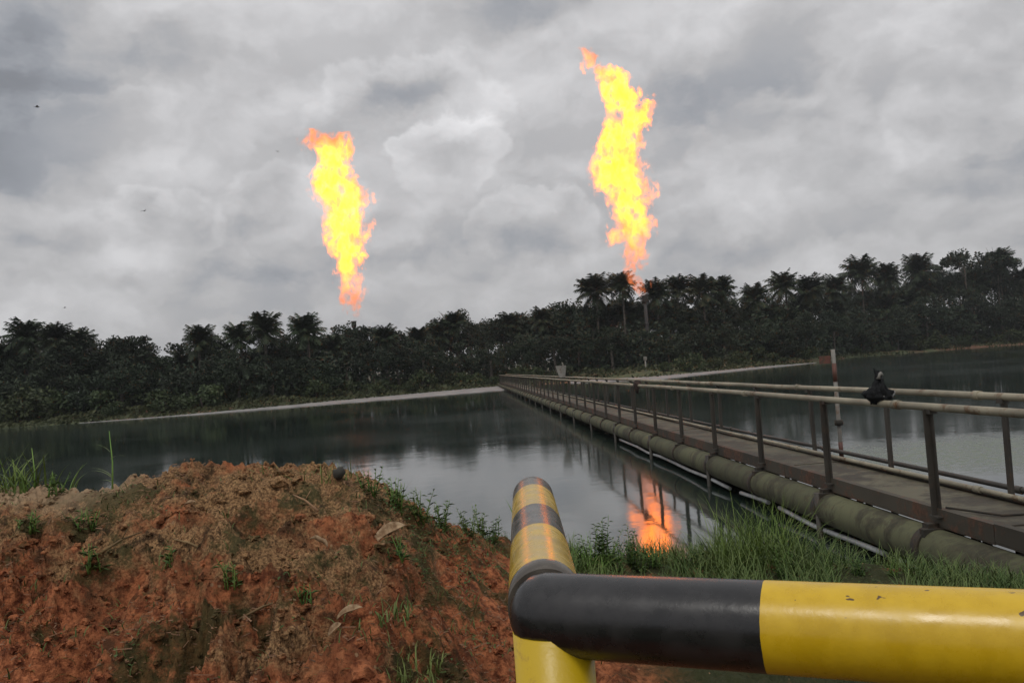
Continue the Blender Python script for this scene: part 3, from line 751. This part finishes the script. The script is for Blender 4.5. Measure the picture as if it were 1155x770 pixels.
# things on and beside the footbridge
def draped_bag():
    c = (W(10.05, NA, .70) + W(12.3, NA, .70)) / 2
    root = W(10.06, NA, .655); mb = bmesh.new(); bmesh.ops.create_icosphere(mb, subdivisions=4, radius=1.0)
    for v in mb.verts:
        d = v.co.copy(); n = noise.fractal(d * 2.2 + Vector((5, 1, 2)), .8, 2, 4); z = d.z
        wd = lerp([(-1, .55), (-.55, 1.05), (-.1, .85), (.35, .42), (.8, .26), (1, .3)], z)
        ear = max(0, abs(d.x) - .62) * max(0, 1 - abs(z + .35) * 2.0) * 1.0
        x = d.x * wd / max(.25, math.sqrt(max(.05, 1 - z * z))) * .8
        x = max(-1.25, min(1.25, x)) + math.copysign(ear, d.x)
        v.co = Vector((x * .165, d.y * wd * .13, z * .185 + .10 + ear * .05)) * (1 + n * .45) * .98
    me = bpy.data.meshes.new('plastic_bag'); mb.to_mesh(me); mb.free()
    m, g, b = new_mat('black plastic film'); p = coord(g)
    g.l.new(g.mix(g.ramp(g.noise(p, 9, 3, .5), .64, .70), C4(.008, .009, .010), C4(.30, .30, .29)), b.inputs['Base Color'])  # pale highlights on the film put into its base colour
    b.inputs['Roughness'].default_value = .6; b.inputs['Specular IOR Level'].default_value = .2; bump(g, b, g.noise(p, 16, 4, .6, 1.2), .9, .03)
    me.materials.append(m); me.polygons.foreach_set('use_smooth', [True] * len(me.polygons))
    o = link_mesh('plastic_bag', me, None, root); o.rotation_euler = (0, 0, 0)
    tag(o, 'black plastic bag knotted over the near handrail of the footbridge', 'bag')
    kn = MB(); kn.tube([(0, 0, .23), (.01, 0, .275), (.035, 0, .295), (.06, 0, .27)], [.036, .024, .028, .014], 8)
    kn.build('knot', M['palepaint'], o)
draped_bag()
def rag():
    mb = bmesh.new(); bmesh.ops.create_icosphere(mb, subdivisions=3, radius=1.0)
    for v in mb.verts:
        n = noise.fractal(v.co * 2.5, .8, 2, 3); v.co = Vector((v.co.x * .12, v.co.y * .10, v.co.z * .125 - (.12 if v.co.z < -.5 and v.co.x < 0 else 0))) * (1 + n * .35)
    me = bpy.data.meshes.new('rag'); mb.to_mesh(me); mb.free(); me.materials.append(bark('brown cloth', (.03, .018, .014), (.07, .04, .03)))
    me.polygons.foreach_set('use_smooth', [True] * len(me.polygons))
    tag(link_mesh('rag', me, None, W(24.6, NA, .69)), 'dark brown rag bundled round the near handrail halfway along the bridge', 'rag')
rag()
def board():
    root = empty('signboard', W(44, NA, .72)); tag(root, 'small blank pale board narrowing downward on the footbridge rail', 'sign')
    mb = MB(); w0, w1, h = .33, .17, .62; z0 = .12
    vs = [(x, y, z) for (z, w_) in ((z0, w1), (z0 + h, w0)) for x in (-w_, w_) for y in (-.015, .015)]
    mb.add([(-w1, -.015, z0), (w1 * .8, -.015, z0), (w0 * .7, -.015, z0 + h), (-w0, -.015, z0 + h), (-w1, .015, z0), (w1 * .8, .015, z0), (w0 * .7, .015, z0 + h), (-w0, .015, z0 + h)],
           [(0, 1, 2, 3), (7, 6, 5, 4), (0, 4, 5, 1), (1, 5, 6, 2), (2, 6, 7, 3), (3, 7, 4, 0)])
    mb.build('board', M['palepaint'], root)
    p = MB(); p.tube([(0, .03, -.05), (0, .03, z0 + h * .8)], .02, 6); p.build('post', M['post'], root)
board()
def gauge():
    base = at(949, 512, 15.5); top = at(938, 394, 15.5); root = empty('gauge_pole', (base.x, 15.5, -1.0)); tag(root, 'white and red banded pole standing in the water beyond the footbridge', 'pole')
    H = top.z + 1.0
    p = MB(); p.tube([(0, 0, 0), (0, 0, H)], .036, 12); p.build('pole', M['palepaint'], root)
    for (a, b_) in ((.13, .30), (.86, 1.0)):
        q = MB(); z1 = H - a * 1.95; q.tube([(0, 0, z1), (0, 0, H - b_ * 1.95)][::-1], .039, 12); q.build('red_band', M['redband'], root)
    a = MB(); a.box((-.16, 0, H - .18), .20, .03, .14); a.build('plate', M['redband'], root)
    # collar by which it is clamped
    q = MB(); q.tube([(0, 0, 2.2), (0, 0, 2.3)], .075, 12); q.build('collar', M['collar'], root)
gauge()

# ------------------------------------------------------------------ yellow and black barrier
A = at(617, 692, 1.80); B = at(1155, 722, 1.45); dirF = (B - A); dirF.z = 0; dirF.normalize(); B2 = A + dirF * 2.2
Cc = at(601, 560, 3.6); Cc.z = A.z - .012; dirS = (Cc - A).normalized(); LS = (Cc - A).length
bar = empty('pipe_barrier', (A.x, A.y, CAMZ - 1.45)); tag(bar, 'yellow and black striped steel pipe barrier in the foreground', 'barrier')
hA = A.z - bar.location.z
def pipe_part(name, origin, d, pts, rad, mat, n=48):
    """pts run along local x; the object is turned so that x lies along d"""
    mb = MB(); mb.tube(pts, rad, n); o = mb.build(name, mat, bar, Vector(origin) - bar.location)
    o.rotation_mode = 'QUATERNION'; x = d.normalized(); y = Vector((0, 0, 1)).cross(x).normalized() if abs(x.z) < .9 else Vector((0, 1, 0)); z = x.cross(y)
    o.rotation_quaternion = Matrix((x, y, z)).transposed().to_quaternion(); return o
# front rail with a domed end
bx = (at(862, 706, 1.59) - A).dot(dirF)
print('band edge', bx)
cap = [(-PRD * math.sin(t) * .92, 0, 0) for t in (1.5, 1.3, 1.05, .75, .4)] ; capr = [PRD * max(.03, math.cos(t)) for t in (1.5, 1.3, 1.05, .75, .4)]
matF = banded('striped paint front', None, 2.2, [bx, bx + .56, bx + 1.1], True, .22)
pipe_part('rail', A, dirF, cap + [(0, 0, 0)] + [(2.2 * i / 24, 0, 0) for i in range(1, 25)], capr + [PRD] * 25, matF)
# side rail running away, turning down in an elbow at its far end
el = [(0.05, 0, 0)] + [(.05 + (LS - .15) * i / 16, 0, 0) for i in range(1, 17)]
for t in range(1, 9):
    th = t / 8 * math.pi / 2; el.append((LS - .10 + math.sin(th) * .12, 0, -(1 - math.cos(th)) * .12))
el.append((LS + .02, 0, -1.3))
matS = banded('striped paint side', None, 2.2, [.15, .615, .985, 1.47], True, .20, False, .42)
pipe_part('rail', A, dirS, el, PRD * .985, matS)
# corner post with a saddle weld
matP = banded('striped paint post', None, 2, [.9], False, .3)
po = MB(); po.tube([(0, 0, -.75), (0, 0, -.03)], PRD * .99, 48);
pofs = dirF * .010
mp, g, b = new_mat('yellow post paint'); p = coord(g); n_ = g.noise(p, 9, 6, .7)
g.l.new(g.mix(g.ramp(n_, .52, .68), C4(.58, .39, .010), C4(.33, .18, .03)), b.inputs['Base Color']); b.inputs['Roughness'].default_value = .35; bump(g, b, g.noise(p, 30, 4, .6), .3, .004)
po.build('post', mp, bar, A + pofs - bar.location)

# ------------------------------------------------------------------ plants and litter of the near bank
def blade(mb, p, L, lean, az, wd, seg=4, curl=.5):
    d = Vector((math.cos(az), math.sin(az), 0)); sd = Vector((-d.y, d.x, 0)); vs = []; th = lean; q = Vector(p)
    for i in range(seg + 1):
        t = i / seg; w_ = wd * (1 - t) ** .8 + .0004
        vs += [q - sd * w_, q + sd * w_]; q = q + (d * math.sin(th) + UZ * math.cos(th)) * (L / seg); th += curl / seg * 2
    mb.add(vs, [(2 * i, 2 * i + 1, 2 * i + 3, 2 * i + 2) for i in range(seg)])
def spot(px, dep): x = (px - 577.5) / F * dep; return Vector((x, dep, bank_z(px, dep)))
def onbank(px, py):
    dep = 1.6
    while dep < 12:
        q = at(px, py, dep)
        if q.z < zat(q.x, q.y): return Vector((q.x, q.y, zat(q.x, q.y)))
        dep += .03
    q = at(px, py + 12, 1.0); dep = lerp(NEAR_D, px); q = at(px, py, dep); return Vector((q.x, q.y, zat(q.x, q.y)))
def pxat(px, py):
    """bank coordinates (column, depth) of what is seen at a photo pixel"""
    q = onbank(px, py); return 577.5 + q.x / q.y * F, q.y
def grass_field():
    rg = random.Random(12); mb = MB()
    for _ in range(13000):      # the right hand bank
        px = rg.uniform(600, 1200); dc = lerp(NEAR_D, px); dep = dc + rg.uniform(-2.6, 1.3)
        if noise.noise(Vector((px * .012, dep * .9, 1))) < -.12: continue
        g_ = math.exp(-((px - 860) / 75) ** 2); L = rg.uniform(.10, .24) + g_ * rg.uniform(0, .36) * (1 if dep > dc - 1 else .4) + .04
        blade(mb, spot(px, dep) - UZ * .01, L, rg.uniform(0, .5), rg.uniform(0, 6.28), rg.uniform(.0025, .005), 4, rg.uniform(.3, 1.0))
    tag(mb.build('bank_grass', M['grass']), 'green grass over the bank behind the striped barrier', 'grass', kind='stuff')
    mb = MB()
    for _ in range(5200):
        px = rg.choice((rg.gauss(130, 45), rg.gauss(260, 35), rg.gauss(470, 40), rg.gauss(530, 35), rg.gauss(430, 40), rg.gauss(90, 40), rg.gauss(10, 30), rg.uniform(-100, 600)))
        if px > 600: continue
        dep = lerp(NEAR_D, px) - rg.random() ** 1.2 * 2.9
        if noise.noise(Vector((px * .02, dep * 1.3, 6))) < .02: continue
        blade(mb, spot(px, dep) - UZ * .005, rg.uniform(.02, .085) + (rg.uniform(0, .08) if px > 420 and dep > lerp(NEAR_D, px) - .8 else 0), rg.uniform(.2, 1.1), rg.uniform(0, 6.28), rg.uniform(.0015, .0035), 3, .7)
    tag(mb.build('sprouting_grass', M['grass']), 'sparse green shoots growing on the red earth', 'grass', kind='stuff')
    mb = MB()
    for _ in range(15000):      # creeping weeds: the fringe left of the barrier, the right bank and thin patches on the mound
        u_ = rg.random()
        if u_ < .30: px = rg.uniform(420, 620); dep = lerp(NEAR_D, px) + rg.uniform(-1.3, .7)
        elif u_ < .72: px = rg.uniform(610, 1200); dep = lerp(NEAR_D, px) + rg.uniform(-2.4, 1.0)
        else:
            px = rg.uniform(-140, 560); dep = lerp(NEAR_D, px) - rg.random() * 2.2
            if noise.noise(Vector((px * .011, dep * 1.1, 31))) < .20: continue
        if noise.noise(Vector((px * .03, dep * 1.9, 17))) < -.05: continue
        q = spot(px, dep) + UZ * abs(rg.gauss(0, .03 if u_ < .72 else .012)); a = rg.uniform(0, 6.28); L = rg.uniform(.007, .017)
        d = Vector((math.cos(a), math.sin(a), rg.uniform(-.2, .8))).normalized(); sd = d.cross(UZ).normalized() * L * .45
        mb.add([q, q + d * L - sd, q + d * 2 * L - UZ * L * .3, q + d * L + sd], [(0, 1, 2, 3)])
    tag(mb.build('creeping_weeds', M['leaf_weed']), 'low creeping weeds spreading over the earth bank', 'weeds', kind='stuff')
    mb = MB()
    for _ in range(20000):      # dead stalks, chips and leaf scraps lying on the soil
        px = rg.uniform(-120, 640); dc = lerp(NEAR_D, px); dep = rg.uniform(2.3, dc + .3)
        if noise.noise(Vector(((px - 577) / F * dep * 1.1, dep * 1.1, 9))) < -.12: continue
        p = spot(px, dep) + UZ * rg.uniform(.0, .012); a = rg.uniform(0, 6.28); L = rg.uniform(.004, .020) * (2.2 if rg.random() < .06 else 1); wd = rg.uniform(.0008, .0032)
        d = Vector((math.cos(a), math.sin(a), rg.uniform(-.4, .5))).normalized(); sd = d.cross(rnd_unit(rg)).normalized()
        mb.add([p - d * L - sd * wd, p - d * L + sd * wd, p + d * L + sd * wd * .5, p + d * L - sd * wd * .5], [(0, 1, 2, 3)])
    tag(mb.build('dry_litter', M['straw']), 'dry stalks and leaf scraps strewn over the red earth', 'litter', kind='stuff')
    mb = MB()
    for _ in range(4200):      # crumbs and clods
        px = rg.uniform(-120, 640); dc = lerp(NEAR_D, px); dep = rg.uniform(2.2, dc + .15); s = rg.uniform(.004, .018) * (rg.uniform(1.5, 2.8) if rg.random() < .10 else 1)
        if noise.noise(Vector((px * .015, dep * 1.2, 12))) < -.05: continue
        c = spot(px, dep) + UZ * s * .3; o = rg.uniform(0, 50)
        vs = []
        for v in ICO[0]: vs.append(c + Vector((v.x, v.y, v.z * .75)) * s * (1 + .8 * noise.fractal(v * 1.3 + Vector((o, 0, 0)), .8, 2, 2)))
        mb.add(vs, ICO[1])
    tag(mb.build('soil_clods', M['soil']), 'loose clods of red earth on the bank', 'clods', kind='stuff')
_b = bmesh.new(); bmesh.ops.create_icosphere(_b, subdivisions=2, radius=1.0); _b.verts.ensure_lookup_table()
ICO = ([v.co.copy() for v in _b.verts], [tuple(v.index for v in f.verts) for f in _b.faces]); _b.free()
grass_field()

def weed(px, dep, h, n, label, seed, mat='leaf_weed', ls=.022, group=None):
    rg = random.Random(seed); p = spot(px, dep); root = empty('weed', p - UZ * .02); tag(root, label, 'weed', group)
    st = MB(); lf = MB()
    for k in range(n):
        a = rg.uniform(0, 6.28); ln = rg.uniform(.05, .45); hh = h * rg.uniform(.55, 1.0); q = Vector((rg.uniform(-.04, .04), rg.uniform(-.04, .04), 0)); d = Vector((math.cos(a) * ln, math.sin(a) * ln, 1))
        pts = [q + d * hh * t + Vector((0, 0, -.1 * hh * t * t)) for t in (0, .35, .7, 1)]; st.tube(pts, [.0035, .003, .002, .001], 5)
        m_ = max(5, int(hh / .022))
        for j in range(m_):
            t = .12 + .88 * j / m_; c = pts[0].lerp(pts[3], t); az = j * 2.4 + rg.uniform(-.4, .4); u_ = Vector((math.cos(az), math.sin(az), rg.uniform(.0, .8))).normalized()
            L = ls * rg.uniform(.7, 1.4) * (1.15 - .5 * t); sd = u_.cross(UZ).normalized() * L * .38; m2 = c + u_ * L * .9 + UZ * .004
            lf.add([c, m2 - sd, c + u_ * L * 2 - UZ * L * .3, m2 + sd], [(0, 1, 2, 3)])
    st.build('stem', M['sedge'], root); lf.build('leaves', M[mat], root); return root
WEEDS = [(668, 640, .34, 9, 'bushy weed between the side rail and the tallest weed'), (697, 645, .30, 9, 'spreading weed between the two tall weeds by the side rail'), (727, 645, .26, 8, 'weed at the left edge of the flame reflection'), (880, 650, .30, 8, 'broad weed right behind the tall grass clump'), (968, 650, .22, 8, 'weed before the first gap in the white pipe'), (415, 560, .20, 8, 'weed high on the right shoulder of the mound'), (542, 600, .30, 9, 'tall thin weed left of the striped side rail'), (30, 600, .14, 8, 'small weed low at the left edge of the mound'), (190, 640, .13, 8, 'small weed between the two weeds of the red face'),
         (684, 642, .50, 11, 'tall leafy weed nearest the side rail, standing against the water'), (712, 640, .40, 9, 'leafy weed left of the flame reflection'), (655, 640, .24, 8, 'low weed tucked beside the striped side rail'),
         (740, 640, .24, 8, 'small weed below the flame reflection'), (790, 640, .30, 9, 'pale leafy weed between the flame reflection and the tall grass'),
         (815, 645, .26, 8, 'low weed at the foot of the tall grass clump'), (556, 612, .26, 9, 'small weed just left of the striped side rail'), (528, 606, .25, 9, 'dark leafy weed on the low right shoulder of the mound'),
         (500, 600, .28, 10, 'leafy weed in the hollow right of the mound slope'), (474, 590, .26, 9, 'leafy weed at the break of the mound slope'), (446, 578, .24, 8, 'upright weed near the top of the mound slope'), (62, 566, .16, 8, 'green weed just below the sandy left crest'),
         (98, 600, .16, 9, 'dark green weed on the left face of the mound'), (105, 650, .16, 10, 'larger weed below the left weed on the red face'), (262, 665, .16, 8, 'small weed in the middle of the red face'), (446, 630, .15, 7, 'small weed beside the curled dry leaf'),
         (345, 690, .13, 7, 'small weed low on the face left of the pale leaves'), (935, 650, .18, 8, 'weed right of the tall grass clump'), (1010, 650, .18, 8, 'weed below the near end of the white pipe')]
for i, (px, py, h, n, lab) in enumerate(WEEDS):
    c_, d_ = pxat(px, py); weed(c_, d_, h, n, lab, 100 + i, ls=.018 + .022 * h)
def tuft(px, dep, n, L0, L1, label, seed, mat='grass', spread=.05, name='grass_tuft', wd=.004, lean=(0, .5)):
    rg = random.Random(seed); o = spot(px, dep); mb = MB()
    for _ in range(n): blade(mb, Vector((max(-1.3 * spread, min(1.3 * spread, rg.gauss(0, spread))), max(-1.3 * spread, min(1.3 * spread, rg.gauss(0, spread * .8))), -.055)), rg.uniform(L0, L1), rg.uniform(*lean), rg.uniform(0, 6.28), wd * rg.uniform(.6, 1.2), 6, rg.uniform(.1, .9))
    tag(mb.build(name, M[mat], None, o), label, 'grass tuft')
def tuft_px(px, py, *a, **k): c_, d_ = pxat(px, py); tuft(c_, d_, *a, **k)
tuft_px(850, 640, 560, .30, .74, 'tall dense grass clump on the bank under the footbridge', 1, 'sedge', .22)
tuft_px(918, 644, 240, .18, .42, 'shorter grass clump just right of the tall one', 2, 'grass', .18)
tuft_px(448, 572, 26, .12, .26, 'thin upright grass tuft on the right of the mound crest', 3, 'sedge', .02)
tuft_px(592, 600, 9, .34, .66, 'few long blades sticking up behind the striped side rail', 4, 'sedge', .01, wd=.006, lean=(0, .55))
tuft_px(300, 533, 30, .05, .13, 'low tuft on the middle of the mound crest', 5, 'grass', .09)
tuft_px(365, 537, 40, .05, .14, 'low dark tuft on the right top of the mound', 6, 'grass', .10)
tuft_px(15, 555, 80, .12, .34, 'bright sedge clump at the left edge of the bank', 7, 'sedge', .10, wd=.006)
tuft_px(60, 550, 26, .08, .24, 'thin bright stalks beside the left sedge clump', 8, 'sedge', .08)
tuft_px(660, 640, 150, .14, .34, 'grass tuft close to the right of the side rail', 9, 'sedge', .12)
tuft_px(770, 640, 240, .14, .38, 'grass tuft under the flame reflection', 10, 'grass', .18)
tuft_px(205, 530, 22, .03, .09, 'tiny dry tuft on the left crest of the mound', 11, 'straw', .02)
tuft_px(425, 690, 70, .04, .12, 'loose green tuft on the face below the curled leaf', 12, 'grass', .10)
tuft_px(440, 760, 120, .04, .12, 'dark grass tuft at the bottom of the picture left of the post', 13, 'grass', .14)
def reed(px, dep, H, seed, label):
    rg = random.Random(seed); o = spot(px, dep); root = empty('reed_stalk', o - UZ * .03); tag(root, label, 'stalk'); st = MB(); st.tube([(0, 0, 0), (.01, 0, H * .5), (.0, 0, H)], [.006, .0045, .002], 6); st.build('stem', M['sedge'], root)
    lf = MB()
    for k in range(5): blade(lf, Vector((0, 0, H * rg.uniform(.15, .75))), rg.uniform(.10, .20), rg.uniform(.6, 1.2), rg.choice((0, 3.14)) + rg.uniform(-.5, .5), .006, 5, .5)
    lf.build('leaves', M['grass'], root)
reed(118, 5.2, .38, 3, 'single tall green stalk left of the mound top'); reed(30, 5.2, .30, 4, 'tall stalk rising from the sedge at the left edge'); reed(8, 5.1, .26, 9, 'leafy stalk cut by the left edge of the picture')

def curled_leaf(px, dep, L, rot, label, seed):
    rg = random.Random(seed); o = onbank(px, dep) + UZ * .035; mb = MB(); vs = []; n = 14
    for i in range(n + 1):
        t = i / n; w_ = .22 * L * math.sin(math.pi * min(1, t * .96 + .02)) ** .7
        for k in range(5):
            u_ = (k - 2) / 2; vs.append((L * (t - .5), u_ * w_ * .75, .10 * L * math.sin(t * 3.0) + abs(u_) ** 1.5 * w_ * .8 + .02 * L * math.sin(t * 9 + u_)))
    fs = [(5 * i + k, 5 * i + k + 1, 5 * i + 6 + k, 5 * i + 5 + k) for i in range(n) for k in range(4)]
    mb.add(vs, fs, True); ob = mb.build('dry_leaf', M['dryleaf'], None, o); ob.rotation_euler = (R(28), R(-18), rot); tag(ob, label, 'leaf')
    so = ob.modifiers.new('thick', 'SOLIDIFY'); so.thickness = .002
m, g, b = new_mat('dry leaf'); p = coord(g)
g.l.new(g.mix(g.ramp(g.noise(p, 30, 5, .6), .35, .65), C4(.20, .12, .06), C4(.42, .30, .18)), b.inputs['Base Color']); b.inputs['Roughness'].default_value = .8; M['dryleaf'] = m
curled_leaf(441, 628, .20, R(35), 'large curled tan leaf on the slope of the mound', 1)
curled_leaf(396, 712, .11, R(10), 'pale dry leaf near the bottom of the picture', 2)
curled_leaf(378, 722, .08, R(60), 'small twisted dry leaf beside the pale one', 3)
curled_leaf(215, 578, .07, R(-10), 'pale leaf scrap near the left crest of the mound', 4)
curled_leaf(360, 625, .11, R(150), 'crumpled whitish leaf in the middle of the mound', 5)
for i, (px, dep, L, a, lab) in enumerate([(138, 620, .24, .9, 'short dead stick on the left face of the mound'), (215, 625, .20, 2.6, 'dead stick right of the left weed'), (300, 715, .22, .4, 'thin stick low on the red face'), (345, 575, .26, 2.2, 'pale stick below the mound crest')]):
    mb = MB(); o = onbank(px, dep) + UZ * .03; d = Vector((math.cos(a), math.sin(a) * .6, .28)); mb.tube([-d * L * .5, Vector((0, 0, .012)), d * L * .5], [.006, .0055, .003], 6)
    mb.tube([Vector((0, 0, .012)), Vector((.03, 0, .06))], [.0035, .002], 5); tag(mb.build('stick', M['straw'], None, o), lab, 'stick')
mb = MB()
vs = [onbank(383, 540) + UZ * .03 + v * Vector((1, 1, 1)).length * .02 * (1 + .4 * noise.noise(v * 2)) for v in ICO[0]]; mb.add([(q.x, q.y, q.z) for q in vs], ICO[1], True)
tag(mb.build('stone', M['collar']), 'small black lump perched on the right top of the mound', 'stone')

# ------------------------------------------------------------------ birds
mbd, g, b = new_mat('dark feathers'); b.inputs['Base Color'].default_value = C4(.02, .018, .016); b.inputs['Roughness'].default_value = .8
def bird(px, py, D, rzz, tilt, label):
    o = at(px, py, D); root = empty('bird', o, rzz); root.rotation_euler = (tilt, 0, rzz); tag(root, label, 'bird', 'birds in flight')
    bd = MB(); bd.tube([(-.22, 0, 0), (-.12, 0, 0), (0, 0, .01), (.10, 0, .02), (.16, 0, .04), (.22, 0, .03)], [.01, .035, .055, .045, .03, .006], 10); bd.add([(-.14, .0, .01), (-.32, .06, 0), (-.32, -.06, 0), (-.14, 0, -.01)], [(0, 1, 2), (3, 2, 1)]); bd.build('body', mbd, root)
    for sg in (-1, 1):
        w_ = MB(); w_.add([(.08, .03 * sg, .02), (-.10, .03 * sg, .01), (.10, .26 * sg, .13), (-.08, .24 * sg, .11), (-.06, .52 * sg, .05), (.0, .5 * sg, .06), (-.02, .2 * sg, .09)], [(0, 1, 3, 2), (2, 3, 4, 5)]); w_.build('wing', mbd, root)
bird(42, 121, 80, .6, .5, 'small dark bird high at the left against the dark cloud')
bird(163, 238, 95, 2.4, -.4, 'small dark bird lower left in the grey sky')
bird(313, 171, 150, 1.2, .3, 'faint small bird just left of the left flame')
bird(73, 347, 150, .2, .3, 'faint small bird just above the left palms')

# ------------------------------------------------------------------ labels of trees that stand in a row: say which one
ORD = 'leftmost second third fourth fifth sixth seventh eighth ninth tenth eleventh twelfth thirteenth fourteenth fifteenth sixteenth seventeenth eighteenth nineteenth twentieth twenty-first twenty-second twenty-third twenty-fourth twenty-fifth twenty-sixth'.split()
rows = {}
for o in list(COL.objects):
    if o.parent is None and o.get('category') in ('tree', 'palm tree', 'shrub') and o.get('group'): rows.setdefault(o['label'], []).append(o)
for lab, obs in rows.items():
    if len(obs) < 2: continue
    obs.sort(key=lambda o: o.location.x / o.location.y)
    for i, o in enumerate(obs):
        if i < len(ORD): o['label'] = lab + (', leftmost' if i == 0 else ', ' + ORD[i] + ' from left')

# ------------------------------------------------------------------ the damp air that pales the far trees
hz = MB(); X = 5300
hz.add([(-X, -X, -8), (X, -X, -8), (X, X, -8), (-X, X, -8), (-X, -X, 90), (X, -X, 90), (X, X, 90), (-X, X, 90)], [(0, 3, 2, 1), (4, 5, 6, 7), (0, 1, 5, 4), (1, 2, 6, 5), (2, 3, 7, 6), (3, 0, 4, 7)])
mh = bpy.data.materials.new('damp air'); mh.use_nodes = True; g = NT(mh.node_tree); g.n.clear()
pv = g.n.new('ShaderNodeVolumePrincipled'); pv.inputs['Color'].default_value = C4(.80, .84, .88); pv.inputs['Density'].default_value = .00022; pv.inputs['Anisotropy'].default_value = .2
ho = g.n.new('ShaderNodeOutputMaterial'); g.l.new(pv.outputs[0], ho.inputs['Volume'])
tag(hz.build('haze', mh), 'thin damp haze over the pond and far trees', 'haze', kind='stuff')
